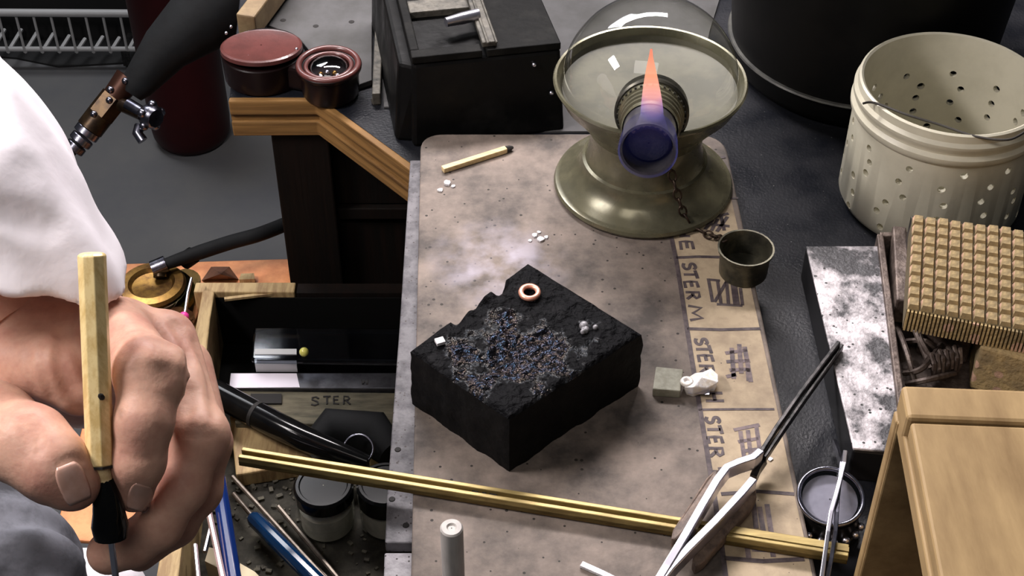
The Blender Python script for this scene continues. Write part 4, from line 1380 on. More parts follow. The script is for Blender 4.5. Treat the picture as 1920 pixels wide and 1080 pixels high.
# ------------------------------------------------------------------ torch hanging beside the bench
DT = .90
th_ = thing('gas_torch', 'brass torch with a black rubber sleeve and valve knob hanging left of the bench', 'torch', Q(205, 190, DT))
MB().tube([Q(246, 176, DT), Q(257, 160, DT), Q(310, 92, DT), Q(372, 40, DT), Q(450, -35, DT), Q(520, -110, DT)], [.0070, .0098, .0148, .0205, .0235, .025], 24).build('rubber_sleeve', m_sleeveblack, th_, smooth=True)
ax = [Q(140, 276, DT), Q(152, 262, DT), Q(165, 246, DT), Q(178, 232, DT), Q(205, 197, DT), Q(222, 176, DT), Q(240, 148, DT)]
hz_ = curve_px([tuple(ax[1]), tuple(Q(110, 310, DT)), tuple(Q(60, 420, DT + .03)), tuple(Q(40, 560, DT + .10)), tuple(Q(60, 760, DT + .2))], 6)
MB().tube([Vector(p) for p in hz_], .0042, 12).build('hose', m_sleeveblack, th_, smooth=True)
MB().tube([ax[0], ax[1]], .0045, 14).build('hose_tail', m_darkbrass, th_, smooth=True)
for (k0, k1, r_) in (((137, 282), (146, 271), .0062), ((148, 268), (157, 257), .0070), ((159, 254), (168, 242), .0078)):
    MB().tube([Q(*k0, DT), Q(*k1, DT)], r_, 16).build('ferrule', m_steel, th_, smooth=True, bevel=.0006)
MB().tube([Q(168, 242, DT), Q(188, 216, DT)], .0082, 16).build('hex_body', m_darkbrass, th_, smooth=True)
MB().tube([Q(188, 216, DT), Q(215, 182, DT)], .0088, 6).build('hex_body', m_darkbrass, th_)
MB().tube([Q(215, 182, DT), Q(242, 146, DT)], [.0075, .0085], 14).build('hex_body', M('copper_brown', (.05, .02, .012), .4, metal=.7), th_, smooth=True)
for (x, y) in ((205, 188), (207, 168), (235, 152), (176, 214)):
    MB().ball(Q(x, y, DT - .008), .0022, 10, 6).build('hose_stud', m_steel, th_, smooth=True)
MB().tube([Q(215, 190, DT), Q(268, 214, DT - .01)], .0042, 12).build('valve_stem', m_darkbrass, th_, smooth=True)
MB().tube([Q(240, 196, DT - .006), Q(266, 212, DT - .01)], .0040, 12).build('valve_stem', m_steel, th_, smooth=True)
kb = MB()
kc_ = Q(283, 218, DT - .012)
kd = (Q(283, 218, DT - .012) - Q(240, 198, DT)).normalized()
KTm = axis_T(kc_, kd)
kb.lathe([(.0003, -.005), (.0060, -.005), (.0072, -.003), (.0072, .003), (.0055, .005), (.0003, .005)], 10, KTm)
for k in range(5):
    th2 = 2 * math.pi * k / 5
    kb.ball(KTm @ Vector((.0070 * math.cos(th2), .0070 * math.sin(th2), 0)), .0030, 10, 6)
kb.build('valve_knob', m_steel, th_, smooth=True, angle=40)
MB().tube([Q(262, 236, DT - .008), Q(258, 250, DT - .010), Q(268, 264, DT - .01)], .0032, 10).build('pilot_tip', m_steel, th_, smooth=True)

# ------------------------------------------------------------------ drawer and its contents
DZ, DF = -.11, -.150
dl = [P(382, 530, DZ), P(373, 580, DZ), P(352, 690, DZ), P(333, 830, DZ), P(303, 1020, DZ), P(280, 1160, DZ)]
inner = [P(402, 548, DZ), P(394, 600, DZ), P(384, 690, DZ), P(366, 830, DZ), P(342, 1020, DZ), P(325, 1160, DZ)]
drw = thing('pull_out_tray', 'shallow pale wood tray pulled out below the bench, full of small tools', 'tray', (-.11, -.05, DF - .006))
b = MB()
for i in range(len(dl) - 1):
    a0, a1, c0, c1 = dl[i], dl[i + 1], inner[i], inner[i + 1]
    b.hexa([Vector((a0.x, a0.y, DF)), Vector((c0.x, c0.y, DF)), Vector((c1.x, c1.y, DF)), Vector((a1.x, a1.y, DF)), a0, c0, c1, a1])
b.build('left_rail', m_plywood, drw, bevel=.0008)
bp0 = P(360, 529, DZ)
bp1 = P(376, 546, DZ)
bx1 = P(548, 530, DZ).x
MB().box(((bp0.x + bx1) / 2 + .002, bp0.y - .004, (DZ + DF) / 2), (bx1 - bp0.x, .0080, DZ - DF)).build('back_rail', m_plywood, drw, bevel=.0008)
MB().box(((bp0.x + .01) / 2 + .006, bp0.y - .0085, (DZ + DF) / 2 - .002), (.01 - bp0.x - .012, .0008, DZ - DF - .004)).build('shade_sheet', m_trayshade, drw)  # dark sheet painting shade onto the inner back face
sp0, sp1 = P(420, 556, DZ), P(520, 544, DZ)
MB().strip([sp0 + Vector((0, 0, -.002)), sp1 + Vector((0, 0, -.002))], .002, .0015).build('splinter', m_plywood, drw)
dfx0, dfx1 = P(300, 1160, DF).x - .01, .02
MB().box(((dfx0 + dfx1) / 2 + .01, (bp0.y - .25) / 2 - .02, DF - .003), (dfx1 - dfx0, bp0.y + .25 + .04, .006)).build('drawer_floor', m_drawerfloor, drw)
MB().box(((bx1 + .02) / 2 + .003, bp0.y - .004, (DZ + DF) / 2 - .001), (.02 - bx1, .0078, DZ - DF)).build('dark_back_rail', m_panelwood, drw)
MB().box((.018, (bp0.y - .25) / 2 - .02, (DZ + DF) / 2), (.008, bp0.y + .25, DZ - DF - .004)).build('right_rail', m_plywood, drw)
# runner bearers fixed under the bench carry the drawer
for ry in (bp0.y - .02, -.18):
    MB().box((.10, ry, DF - .0105), (.40, .012, .009)).build('drawer_runner', m_panelwood, bench)
    MB().box((.29, ry, (DF - .015 - .021) / 2), (.02, .012, -.021 - DF + .015)).build('drawer_runner', m_panelwood, bench)


def slab_px(quad, z0, z1):
    ps = [P(x, y, z1) for (x, y) in quad]
    return MB().prism([xy(p) for p in ps], z0, z1)


# clear case
cc1 = thing('clear_case', 'long clear plastic case at the back of the drawer', 'case', P(600, 650, DF))
zc = -.124
slab_px(((472, 672), (760, 676), (760, 616), (477, 614)), DF, zc - .004).build('case_base', m_blackplastic, cc1, bevel=.001)
slab_px(((470, 674), (762, 678), (762, 614), (475, 612)), zc - .0038, zc).build('clear_lid', m_clear, cc1, bevel=.0014)
slab_px(((478, 664), (556, 664), (556, 654), (478, 654)), zc, zc + .0006).build('rib_highlight', m_white, cc1)  # white ribs paint in the highlights along the case
slab_px(((478, 683), (556, 683), (556, 676), (478, 676)), zc - .010, zc - .0042).build('rib_highlight', m_white, cc1)
bd = P(570, 660, zc + .003)
tag(MB().ball(bd, .0026, 16, 9).build('yellow_bead', m_bead, loc=(bd.x, bd.y, zc), smooth=True), 'small shiny yellow bead on the clear case in the drawer', 'bead')
# steel rule with a painted white lamp reflection
MB().prism([xy(P(x, y, DF)) for (x, y) in ((385, 745), (760, 745), (760, 575), (402, 575))], DF - .0002, DF + .0006).build('shade_sheet', m_trayshade, drw)  # dark sheet painting shade over the back of the tray floor
rl = thing('steel_rule', 'flat steel rule with a white reflection painted on one end lying in the drawer', 'rule', P(560, 712, DF))
slab_px(((428, 728), (745, 728), (745, 699), (432, 699)), DF, -.134).build('rule_blade', m_rulersteel, rl, bevel=.0005)
slab_px(((430, 727), (562, 726), (556, 700), (433, 700)), -.134, -.1335).build('lamp_reflection_patch', m_rulereflect, rl)['label'] = 'white patch painted for the lamp reflection'
sm = MB()
for seg_ in (((678, 712), (680, 720)), ((680, 720), (684, 714)), ((684, 714), (688, 720)), ((688, 720), (690, 712))):
    ps = [P(x, y, -.1336) for (x, y) in seg_]
    sm.strip(ps, .0006, .0004)
sm.build('lettering', m_greyplate, rl)
# cardboard box with lettering
cb = thing('cardboard_box', 'grimy flat cardboard box with faded lettering in front of the steel rule', 'box', P(580, 770, DF))
CZ = -.136
slab_px(((440, 792), (742, 798), (742, 736), (446, 732)), DF, CZ).build('box_body', m_card, cb, bevel=.0008)
slab_px(((470, 756), (528, 756), (528, 738), (470, 738)), CZ, CZ + .0012).build('dark_patch', m_burnt, cb)


def drawer_word(letters, z, mat, par):
    b = MB()
    for ch, xa_, xb_, ya_, yb_ in letters:
        for st in GL[ch]:
            ps = [P(xa_ + u * (xb_ - xa_), yb_ - v * (yb_ - ya_), z) for (u, v) in st]
            b.strip(ps, .0009, .0004)
    return b.build('lettering', mat, par)


drawer_word([('S', 582, 600, 744, 760), ('T', 606, 620, 743, 758), ('E', 624, 637, 743, 757), ('R', 643, 658, 743, 758)], CZ + .0003, m_burnt, cb)
slab_px(((520, 802), (745, 806), (745, 797), (470, 790)), DF, CZ - .004).build('box_flap', m_card, cb)
# pale wood offcut
tag(slab_px(((442, 890), (590, 866), (560, 812), (430, 770)), DF, -.140).build('wood_offcut', m_plywood, loc=P(500, 850, DF), bevel=.001), 'pale flat wood offcut in the drawer under the black handle', 'offcut')
tag(slab_px(((690, 850), (748, 846), (748, 790), (704, 796)), DF, -.138).build('wood_scrap', m_plywood, loc=P(720, 820, DF), bevel=.001), 'small pale wood scrap in the drawer against the steel plate', 'offcut')
# black handled tool
bz = -.128
bh = thing('black_handled_tool', 'thick glossy black tool handle lying diagonally in the drawer', 'tool', P(540, 800, DF))
MB().tube([P(380, 722, bz), P(420, 745, bz), P(520, 798, bz), P(575, 824, bz), P(640, 848, bz - .002), P(690, 866, bz - .004)], [.0068, .0070, .0070, .0066, .0050, .0035], 22).build('handle', m_blackplastic, bh, smooth=True)
MB().tube([P(478, 776, bz), P(484, 779, bz)], .0072, 22).build('joint_ring', m_burnt, bh, smooth=True)
bb = P(640, 800, -.135)
tag(MB().tube([P(590, 826, -.136), P(620, 800, -.134), P(700, 812, -.136), P(735, 850, -.138)], [.006, .010, .012, .008], 16).build('black_rag', m_sleeveblack, loc=(bb.x, bb.y, DF), smooth=True), 'bunched black rubber scrap in the drawer behind the jars', 'scrap')
rg = MB().torus(.0075, .0008, 28, 8, Matrix.Translation(P(672, 842, -.128)) @ Matrix.Rotation(.5, 4, 'X'))
tag(rg.build('wire_loop', m_steel, loc=P(672, 842, DF), smooth=True, angle=80), 'thin steel wire loop leaning on the black scrap in the drawer', 'loop')


def jar(name, label, px_, py_, ztop, rad, hgt, lidh, fill):
    c = P(px_, py_, ztop)
    z0 = ztop - hgt
    t = thing(name, label, 'jar', (c.x, c.y, z0))
    T = Matrix.Translation((c.x, c.y, z0))
    MB().lathe([(.0003, .0002), (rad * .86, 0), (rad * .95, .001), (rad * .96, .003), (rad * .96, hgt - lidh - .003), (rad * .86, hgt - lidh)], 44, T).build('glass', m_jar, t, smooth=True, angle=40)
    MB().lathe([(.0003, .0012), (rad * .88, .0012), (rad * .89, hgt * fill), (.0003, hgt * fill)], 36, T).build('contents', m_powder, t, smooth=True, angle=40)
    MB().lathe([(rad * .92, hgt - lidh), (rad, hgt - lidh + .0004), (rad, hgt - .0012), (rad - .0012, hgt), (rad * .82, hgt), (rad * .78, hgt - .0007), (.0003, hgt - .0007)], 44, T).build('lid', m_blackplastic, t, smooth=True, angle=35)
    return t


jar('glass_jar', 'small glass jar of grey powder with a black lid in the drawer', 606, 908, -.120, .0147, .0295, .008, .5)
jar('glass_jar', 'black-lidded glass jar in the drawer beside the steel plate, partly hidden', 722, 905, -.120, .0142, .0295, .012, .5)

# blue handles, rods
def rodtool(name, label, cat, p0, p1, z, r, mat, shank=None, smat=None):
    t = thing(name, label, cat, Vector((P(*p0, z).x, P(*p0, z).y, DF)))
    a, c = P(*p0, z), P(*p1, z)
    MB().tube([a, a.lerp(c, .04), a.lerp(c, .5), c], [r * .75, r, r, r], 8).build('handle', mat, t, smooth=True, angle=30, bevel=.0006)
    if shank:
        MB().tube([P(*shank, z), a.lerp(c, .05)], r * .3, 10).build('shank', smat, t, smooth=True)
    return t


rodtool('blue_handled_file', 'file with a teal-blue faceted handle lying diagonally in the drawer', 'file', (472, 968), (640, 1135), -.140, .0042, m_cyan, (438, 926), m_tin)
rodtool('blue_handled_scriber', 'scriber with a dark blue handle beside the fingers', 'tool', (408, 890), (446, 1140), -.118, .0040, m_blue)
b_ = rodtool
for nm, lb_, p0, p1, z, r, mt in (
        ('thin_rod', 'longest thin brown rod crossing beside the teal-blue handle', (436, 894), (660, 1140), -.141, .0012, m_tin),
        ('thin_rod', 'thin brown rod lying closest to the glass jar', (522, 950), (680, 1140), -.144, .0013, m_tin),
        ('thin_rod', 'thin brown rod between the teal-blue handle and its neighbour rod', (505, 980), (660, 1130), -.146, .0013, m_tin),
        ('copper_rod', 'short pinkish metal rod beside the dark blue handle', (391, 958), (428, 1130), -.116, .0016, m_pinkrod),
        ('steel_needle', 'thin bright steel needle at the wooden drawer rail', (366, 1022), (376, 1130), -.116, .0012, m_chrome),
        ('steel_needle', 'bright steel needle leaning between copper rod and drawer rail', (396, 985), (384, 1035), -.122, .0012, m_chrome)):
    a, c = P(*p0, z), P(*p1, z)
    o = MB().tube([a, c], r, 8).build(nm, mt, loc=(a.x, a.y, DF), smooth=True)
    tag(o, lb_, 'rod' if 'rod' in nm else 'needle')
tag(slab_px(((384, 1052), (420, 1070), (408, 1030), (392, 1026)), DF, -.138).build('cream_scrap', m_cream, loc=P(400, 1045, DF)), 'cream paper scrap in the drawer beside the copper rod', 'paper')
tag(slab_px(((450, 1095), (500, 1095), (478, 1072), (450, 1056)), DF, -.146).build('cream_scrap', m_cream, loc=P(470, 1080, DF)), 'cream paper scrap at the front between the two blue handles', 'paper')
for k in range(90):
    pass
deb = MB()
for k in range(160):
    x, y = random.uniform(400, 720), random.uniform(860, 1075)
    c = P(x, y, DF + .0006)
    r = random.uniform(.0005, .0016)
    deb.box((c.x, c.y, DF + r * .4), (r * 2, r * 1.3, r), Matrix.Rotation(random.random() * 3, 3, 'Z'))
o = deb.build('drawer_debris', M('bench_sweepings', (.10, .09, .065), .9, col2=(.04, .036, .028), scale=300), loc=P(560, 970, DF))
o['kind'] = 'stuff'
tag(o, 'scattered filings and grit on the drawer floor', 'debris')

# leather catch skin below the drawer, brass lamp and hose on it
OZ = -.185
skin_q = ((100, 1010), (560, 1040), (560, 484), (232, 494))
sk = thing('leather_catch_skin', 'orange leather catch skin hung under the drawer', 'leather', P(340, 700, OZ))
slab_px(skin_q, OZ - .003, OZ).build('hide', m_orange, sk, bevel=.001)
fp = [P(380, 524, OZ), P(446, 524, OZ), P(415, 520, OZ + .012), P(410, 500, OZ)]
b = MB().add([P(378, 526, OZ), P(448, 524, OZ), P(430, 500, OZ), P(396, 500, OZ), P(413, 514, OZ + .016)], [(0, 1, 4), (1, 2, 4), (2, 3, 4), (3, 0, 4), (0, 3, 2, 1)])
tag(b.build('leather_scrap', m_brownleather, loc=P(413, 520, OZ)), 'peaked brown leather scrap behind the drawer corner', 'scrap')
tag(slab_px(((448, 524), (478, 523), (476, 512), (452, 513)), OZ, OZ + .004).build('wood_peg', m_plywood, loc=P(464, 520, OZ)), 'small wooden peg behind the drawer corner', 'peg')
bc = P(286, 540, OZ + .020)
bl_ = thing('brass_burner', 'round brass burner pot with ribbed rings behind the hand', 'burner', (bc.x, bc.y, OZ))
prof = [(.0003, 0), (.024, 0), (.0265, .002), (.027, .006), (.0245, .009), (.0235, .011), (.025, .013), (.0245, .016), (.021, .018), (.0195, .0205), (.0205, .022), (.019, .024), (.0140, .0245), (.0120, .022), (.0003, .0215)]
MB().lathe(prof, 56, Matrix.Translation((bc.x, bc.y, OZ))).build('pot', m_brass, bl_, smooth=True, angle=35)
MB().torus(.0205, .0016, 40, 8, Matrix.Translation((bc.x, bc.y, OZ + .019))).build('ring', m_darkbrass, bl_, smooth=True, angle=80)
f0, f1 = P(286, 505, OZ + .028), P(312, 494, OZ + .030)
MB().tube([f0, f1], .0052, 14).build('fitting', m_steel, bl_, smooth=True)
MB().tube([P(300, 520, OZ + .024), P(300, 500, OZ + .028)], .004, 12).build('fitting', m_darkbrass, bl_, smooth=True)
hs = curve_px([tuple(P(306, 497, OZ + .030)), tuple(P(360, 478, OZ + .030)), tuple(P(430, 455, OZ + .030)), tuple(P(490, 438, OZ + .030)), tuple(P(560, 410, OZ + .02))], 8)
tag(MB().tube([Vector(p) for p in hs], [.0034 + .0012 * min(1, i / 10) for i in range(len(hs))], 14).build('gas_hose', m_sleeveblack, loc=(hs[0][0], hs[0][1], OZ), smooth=True), 'black rubber gas hose running from the brass burner behind the bench panel', 'hose')
MB().tube([P(345, 490, OZ + .022), P(362, 478, OZ + .027)], .0055, 12).build('hose_clip', m_sleeveblack, bl_, smooth=True)
gb = P(350, 545, OZ)
tag(MB().tube([P(352, 522, OZ + .012), P(345, 560, OZ + .012), P(338, 596, OZ + .012)], [.008, .010, .009], 16).build('glass_vial', thin_glass('green_glass', (.45, .55, .48), 1.6), loc=(gb.x, gb.y, OZ), smooth=True), 'small greenish glass vial between the brass burner and the drawer', 'vial')
pn = thing('pink_headed_pin', 'steel pin with a bright pink head against the drawer rail', 'pin', P(345, 593, -.12))
MB().tube([P(346, 592, -.115), P(352, 550, -.115), P(359, 522, -.115)], .0009, 8).build('shaft', m_chrome, pn, smooth=True)
MB().ball(P(345, 594, -.115), .0029, 14, 8).build('head', m_pink, pn, smooth=True)


# ------------------------------------------------------------------ the person: signed-distance modelling for one continuous skin
def surface_nets(fn, lo, hi, h):
    nx, ny, nz = [int(math.ceil((hi[i] - lo[i]) / h)) + 1 for i in range(3)]
    X = (lo[0] + h * np.arange(nx, dtype=np.float32))[:, None, None]
    Y = (lo[1] + h * np.arange(ny, dtype=np.float32))[None, :, None]
    Z = (lo[2] + h * np.arange(nz, dtype=np.float32))[None, None, :]
    D = fn(X, Y, Z).astype(np.float32)
    D = np.broadcast_to(D, (nx, ny, nz)).copy()
    cn = [(a, b, c) for a in (0, 1) for b in (0, 1) for c in (0, 1)]

    def crn(a, b, c):
        return D[a:nx - 1 + a, b:ny - 1 + b, c:nz - 1 + c]
    acc = np.zeros((nx - 1, ny - 1, nz - 1, 3), np.float32)
    cnt = np.zeros((nx - 1, ny - 1, nz - 1), np.float32)
    for a in cn:
        for ax_ in range(3):
            if a[ax_]:
                continue
            c = list(a)
            c[ax_] = 1
            d0, d1 = crn(*a), crn(*c)
            m = (d0 < 0) != (d1 < 0)
            den = np.where(m, d0 - d1, 1)
            t = np.where(m, d0 / den, 0)
            for k in range(3):
                acc[..., k] += np.where(m, (a[k] + (t if k == ax_ else 0)), 0)
            cnt += m
    act = cnt > 0
    idx = -np.ones(act.shape, np.int64)
    ii = np.argwhere(act)
    idx[act] = np.arange(len(ii))
    V_ = (ii + acc[act] / cnt[act][:, None]) * h + np.array(lo)
    quads = []
    S = D < 0
    for ax_ in range(3):
        b_, c_ = (ax_ + 1) % 3, (ax_ + 2) % 3
        sl0 = [slice(None)] * 3
        sl1 = [slice(None)] * 3
        sl0[ax_] = slice(0, -1)
        sl1[ax_] = slice(1, None)
        ch = S[tuple(sl0)] != S[tuple(sl1)]
        e = np.argwhere(ch)
        ok = (e[:, b_] > 0) & (e[:, c_] > 0) & (e[:, b_] < D.shape[b_] - 1) & (e[:, c_] < D.shape[c_] - 1)
        e = e[ok]
        fl = S[tuple(sl0)][tuple(e.T)]

        def cell(db, dc):
            q = e.copy()
            q[:, b_] += db
            q[:, c_] += dc
            return idx[tuple(q.T)]
        q4 = np.stack([cell(-1, -1), cell(0, -1), cell(0, 0), cell(-1, 0)], 1)
        q4[~fl] = q4[~fl][:, ::-1]
        quads.append(q4)
    F_ = np.concatenate(quads)
    F_ = F_[(F_ >= 0).all(1)]
    return V_, F_


def rcone(a, b, ra_, rb2):
    a = np.array(a, np.float32)
    ba = np.array(b, np.float32) - a
    bb_ = float((ba * ba).sum())

    def f(X, Y, Z):
        px_, py_, pz_ = X - a[0], Y - a[1], Z - a[2]
        t = np.clip((px_ * ba[0] + py_ * ba[1] + pz_ * ba[2]) / bb_, 0, 1)
        return np.sqrt((px_ - t * ba[0]) ** 2 + (py_ - t * ba[1]) ** 2 + (pz_ - t * ba[2]) ** 2) - (ra_ + (rb2 - ra_) * t)
    return f


def smin(a, b, k):
    h_ = np.clip(.5 + .5 * (b - a) / k, 0, 1)
    return b + (a - b) * h_ - k * h_ * (1 - h_)


def chain_fn(pts, k=.004):
    """pts: list of (px, py, depth, radius_px)"""
    nodes = [(Q(x, y, d), r * d / FPX) for (x, y, d, r) in pts]
    fs_ = [rcone(nodes[i][0], nodes[i + 1][0], nodes[i][1], nodes[i + 1][1]) for i in range(len(nodes) - 1)]

    def f(X, Y, Z):
        D = fs_[0](X, Y, Z)
        for g in fs_[1:]:
            D = smin(D, g(X, Y, Z), k)
        return D
    return f


def ball_fn(x, y, d, r):
    c = Q(x, y, d)
    rr = r * d / FPX

    def f(X, Y, Z):
        return np.sqrt((X - c.x) ** 2 + (Y - c.y) ** 2 + (Z - c.z) ** 2) - rr
    return f


palm = [chain_fn([(-110, 705, .538, 96), (40, 664, .532, 86), (215, 630, .520, 70)], .012),
        chain_fn([(60, 650, .532, 86), (300, 655, .522, 62)], .01),
        chain_fn([(60, 680, .545, 85), (325, 700, .538, 56)], .01),
        chain_fn([(60, 720, .555, 80), (330, 760, .555, 50)], .01)]
lobe = chain_fn([(30, 680, .514, 62), (110, 690, .508, 60), (148, 735, .507, 46)], .006)
index = chain_fn([(212, 622, .508, 66), (284, 700, .478, 56), (270, 790, .472, 52), (260, 865, .474, 47), (251, 924, .481, 37)], .004)
knuck = chain_fn([(272, 694, .477, 48), (312, 704, .478, 36)], .002)
middle = chain_fn([(310, 640, .522, 60), (372, 812, .497, 50), (345, 910, .494, 44), (298, 985, .495, 42), (250, 1020, .498, 40), (205, 1036, .500, 42)], .004)
mknuck = ball_fn(385, 820, .495, 37)
ring = chain_fn([(345, 690, .537, 54), (388, 830, .516, 44), (372, 920, .516, 41), (330, 985, .518, 36), (262, 1040, .520, 32)], .004)
pinky = chain_fn([(330, 750, .556, 50), (372, 880, .540, 36), (345, 960, .540, 32), (300, 1010, .540, 28)], .004)
thumb = chain_fn([(-130, 760, .520, 100), (-20, 806, .486, 86), (56, 836, .472, 72), (104, 876, .467, 60), (136, 908, .468, 50)], .006)
tpad = chain_fn([(100, 890, .474, 56), (140, 900, .474, 46)], .004)


def hand_base(X, Y, Z):
    D = palm[0](X, Y, Z)
    for g in palm[1:]:
        D = smin(D, g(X, Y, Z), .012)
    D = smin(D, lobe(X, Y, Z), .006)
    Di = smin(index(X, Y, Z), knuck(X, Y, Z), .008)
    Dm = smin(middle(X, Y, Z), mknuck(X, Y, Z), .006)
    D = smin(D, Di, .0045)
    D = smin(D, Dm, .0025)
    D = smin(D, ring(X, Y, Z), .0022)
    D = smin(D, pinky(X, Y, Z), .0022)
    return smin(D, smin(thumb(X, Y, Z), tpad(X, Y, Z), .005), .0030)


def skin_depth(pxy, fn=hand_base):
    """depth of the skin along the rays through the given pixels"""
    ds = np.arange(.42, .58, .0004, dtype=np.float32)
    out = []
    for (x, y) in pxy:
        r = ray(x, y)
        D = fn(CAM.x + r.x * ds, CAM.y + r.y * ds, CAM.z + r.z * ds)
        k = np.argmax(D < 0)
        if not (D < 0).any():
            k = np.argmin(D)
        if k > 0 and D[k] < 0:
            out.append(float(ds[k - 1] + .0004 * D[k - 1] / (D[k - 1] - D[k])))
        else:
            out.append(float(ds[k]))
    return out


# creases pressed into the skin: pixel paths laid on the surface, half width and depth in metres
CREASE_PX = [([(258, 684), (285, 690), (318, 688)], .0011, .0006), ([(255, 697), (290, 703), (326, 698)], .0012, .0009), ([(262, 712), (292, 716), (322, 712)], .0011, .0006),
             ([(232, 855), (262, 862), (292, 856)], .0011, .0005), ([(352, 800), (375, 806), (396, 804)], .0011, .0006), ([(350, 814), (375, 821), (400, 818)], .0011, .0007),
             ([(52, 780), (70, 815), (72, 850)], .0011, .0006), ([(36, 782), (50, 820), (48, 856)], .0011, .0005), ([(116, 622), (112, 680), (128, 728), (152, 768)], .0022, .0024),
             ([(84, 640), (78, 690), (96, 742)], .0018, .0010), ([(56, 650), (52, 690), (64, 730)], .0018, .0007), ([(108, 868), (130, 858), (156, 862)], .0010, .0008),
             ([(330, 610), (352, 660), (356, 720), (352, 770)], .0024, .0014), ([(366, 640), (392, 710), (402, 780)], .0016, .0014), ([(200, 905), (215, 940), (225, 965)], .0010, .0003),
             ([(225, 590), (262, 640), (284, 670)], .0030, -.0009), ([(270, 585), (320, 632), (342, 680)], .0026, -.0008)]
CREASE = []
for p_, w_, d_ in CREASE_PX:
    p2 = [tuple(q) for q in curve_px(p_, 4)]
    CREASE.append((chain_fn([(x, y, d, .6) for (x, y), d in zip(p2, skin_depth(p2))], .0004), w_, d_))


def hand_fn(X, Y, Z):
    D = hand_base(X, Y, Z)
    for g, w_, d_ in CREASE:
        D = D + d_ * np.exp(-(np.maximum(g(X, Y, Z), 0) / w_) ** 2)
    return D


def sdf_mesh(fn, lo, hi, h, name, mat, parent, relax=1):
    V_, F_ = surface_nets(fn, lo, hi, h)
    root = parent
    while root.parent is not None:
        root = root.parent
    me = bpy.data.meshes.new(name)
    V_ = V_ - np.array(root.location)
    me.from_pydata(V_.tolist(), [], F_.tolist())
    me.materials.append(mat)
    me.polygons.foreach_set('use_smooth', [True] * len(me.polygons))
    o = bpy.data.objects.new(name, me)
    COL.objects.link(o)
    o.parent = parent
    if relax:
        s_ = o.modifiers.new('relax', 'SMOOTH')
        s_.iterations = relax
        s_.factor = .5
    return o


def bounds(list_pts, m):
    a = np.array([tuple(p) for p in list_pts])
    return a.min(0) - m, a.max(0) + m


wrist0 = Q(-60, 640, .53)
person = thing('person', 'person in a white rolled-sleeve shirt gripping a wooden-handled pick', 'person', (wrist0.x, wrist0.y, wrist0.z - .05))
hp_ = [Q(-110, 640, .53), Q(430, 640, .46), Q(430, 1080, .56), Q(-60, 1080, .46), Q(-120, 560, .56), Q(300, 560, .56), Q(0, 800, .44), Q(-120, 900, .47)]
lo3, hi3 = bounds(hp_, .012)
hand = sdf_mesh(hand_fn, lo3, hi3, .00115, 'hand', m_skin, person, 2)


def nail(px_, py_, ln, wd, ang, name='fingernail'):
    """nail plate laid on the finger skin: centre pixel, length and width in pixels, direction of its free edge in the picture plane"""
    ca, sa = math.cos(ang), math.sin(ang)
    n1, n2 = 12, 12
    pp, prof_ = [], []
    for i in range(n1 + 1):
        for j in range(n2 + 1):
            u, v = i / n1 * 2 - 1, j / n2 * 2 - 1
            rad = math.sqrt(max(0, 1 - (abs(v) ** 3.2) * (.62 if v < 0 else .42)))
            a, c = u * rad * wd / 2, v * ln / 2
            pp.append((px_ + ca * c - sa * a, py_ + sa * c + ca * a))
            prof_.append(.00030 - .00034 * max(abs(u), max(0, -v)) ** 4)
    ds = skin_depth(pp, hand_fn)
    vs = [Q(x, y, d - e_) for (x, y), d, e_ in zip(pp, ds, prof_)]
    m_ = n2 + 1
    fs = [(i * m_ + j, (i + 1) * m_ + j, (i + 1) * m_ + j + 1, i * m_ + j + 1) for i in range(n1) for j in range(n2)]
    o = MB().add(vs, fs).build(name, m_nail, hand, smooth=True, angle=80)
    so = o.modifiers.new('thick', 'SOLIDIFY')
    so.thickness = .0008
    so.offset = -1
    return o


nail(137, 906, 76, 56, math.radians(68))
nail(262, 934, 50, 46, math.radians(106))

# shirt sleeve: a loose tube with rolled folds, hollow at the cuff


SLV = chain_fn([(-300, 90, .525, 236), (-110, 310, .512, 204), (-40, 400, .508, 186), (70, 555, .508, 152), (95, 660, .508, 148)], .012)
SLI = chain_fn([(-40, 400, .512, 146), (75, 560, .512, 121), (100, 660, .512, 119)], .012)
GRV = chain_fn([(-60, 196, .458, 6), (10, 196, .460, 6), (46, 228, .466, 6), (76, 290, .478, 6)], .002)
GRV2 = chain_fn([(-40, 392, .477, 5), (50, 412, .479, 5), (90, 424, .481, 5)], .002)


def sleeve_fn(X, Y, Z):
    D = SLV(X, Y, Z)
    # soft folds
    D = D + .0014 * np.sin(X * 170 + Y * 90 + 2 * np.sin(Z * 90)) * np.cos(Z * 120 - Y * 60)
    D = D + .0008 * np.sin(X * 60 - Y * 240 + Z * 130)
    D = D + .0075 * np.exp(-(np.maximum(GRV(X, Y, Z), 0) / .0065) ** 2)
    D = D + .0030 * np.exp(-(np.maximum(GRV2(X, Y, Z), 0) / .004) ** 2)
    n_ = (Q(85, 665, .500) - Q(110, 565, .490)).normalized()
    c = Q(112, 592, .480)
    pl_ = (X - c.x) * n_.x + (Y - c.y) * n_.y + (Z - c.z) * n_.z + .0012 * np.sin(X * 260 + Z * 180)
    D = -smin(-D, -pl_, .003)
    D = np.maximum(D, -np.maximum(SLI(X, Y, Z), -(pl_ + .035)))
    return D


sb_ = [Q(-560, -150, .44), Q(-560, -150, .58), Q(250, 650, .44), Q(250, 650, .58), Q(-560, 650, .5), Q(250, 40, .5)]
lo3, hi3 = bounds(sb_, .01)
sdf_mesh(sleeve_fn, lo3, hi3, .0017, 'shirt_sleeve', m_shirt, person, 2)
# forearm inside the sleeve
MB().tube([Q(-300, 250, .52), Q(-120, 480, .535), Q(-30, 600, .535), Q(20, 650, .532)], [.030, .027, .024, .022], 24).build('forearm', m_skin, person, smooth=True)


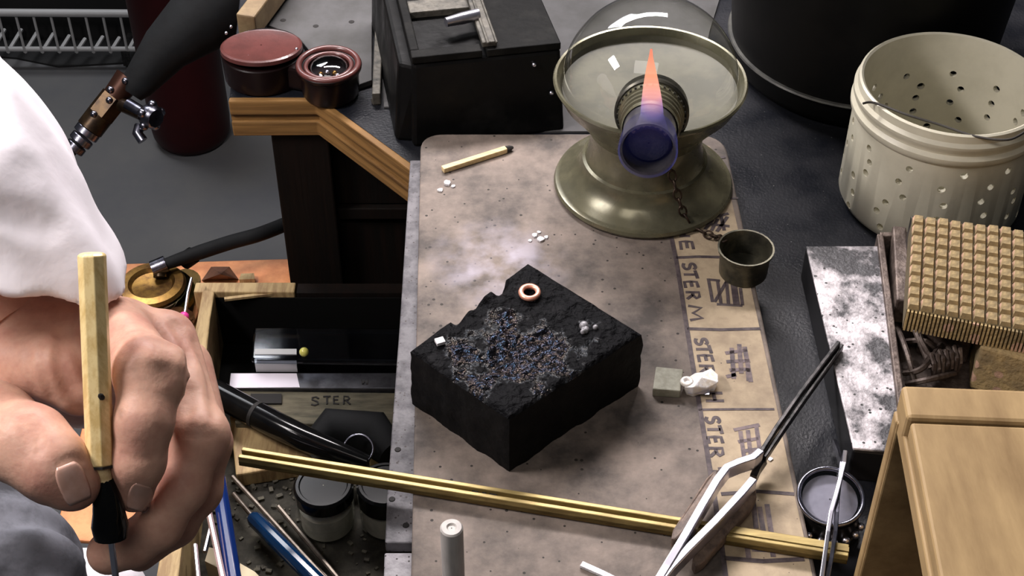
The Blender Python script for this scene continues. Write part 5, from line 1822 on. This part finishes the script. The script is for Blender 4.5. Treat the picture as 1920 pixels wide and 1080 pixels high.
# grey cloth over the lap, and white shirt front
def lap_fn(X, Y, Z):
    D = chain_fn([(-220, 1010, .60, 200), (-20, 1085, .585, 150), (10, 1160, .58, 150)], .02)(X, Y, Z)
    D = D + .0022 * np.sin(X * 190 + Z * 130) + .0016 * np.sin(Y * 260 - X * 120)
    return D


lo3, hi3 = bounds([Q(-460, 780, .55), Q(200, 1350, .55), Q(-460, 1350, .65), Q(200, 780, .65)], .012)
sdf_mesh(lap_fn, lo3, hi3, .0022, 'trouser_leg', m_greycloth, person, 2)


def front_fn(X, Y, Z):
    D = chain_fn([(-40, 1180, .66, 140), (110, 1150, .66, 110), (172, 1134, .66, 98)], .02)(X, Y, Z)
    return D + .002 * np.sin(X * 150 + Y * 100)


lo3, hi3 = bounds([Q(-260, 980, .60), Q(400, 1400, .60), Q(-260, 1400, .72), Q(400, 980, .72)], .01)
sdf_mesh(front_fn, lo3, hi3, .003, 'shirt_tail', m_shirt, person, 1)

# ------------------------------------------------------------------ wooden-handled pick in the hand
pk = thing('soldering_pick', 'octagonal wooden-handled soldering pick held upright in the fingers', 'pick', Q(200, 900, .478))
t_a, t_b = Q(172, 474, .462), Q(188, 868, .470)
hdir = (t_b - t_a).normalized()
MB().tube([t_a, t_a.lerp(t_b, .012), t_b, t_b + hdir * .0012], [.0034, .0044, .0044, .0038], 8).build('handle', m_dowel, pk, bevel=.0003)
t_c = Q(196, 905, .472)
MB().tube([t_b, t_c], [.0030, .0027], 12).build('bare_neck', m_match, pk, smooth=True)
MB().tube([t_b + hdir * .0004, t_b + hdir * .0012], .0046, 8).build('groove', m_burnt, pk)
MB().ball(Q(190, 744, .4618), .0011, 8, 5, (1, .5, 1.4)).build('ink_spot', m_burnt, pk)
t_d, t_e = Q(204, 960, .474), Q(208, 1008, .476)
MB().tube([Q(195, 898, .472), Q(199, 925, .473), t_d, Q(206, 985, .475), t_e], [.0030, .0042, .0050, .0058, .0052], 18).build('collar', m_blackplastic, pk, smooth=True)
MB().tube([t_e, Q(216, 1075, .480), Q(224, 1150, .486)], .0011, 10).build('wire_tip', m_chrome, pk, smooth=True)
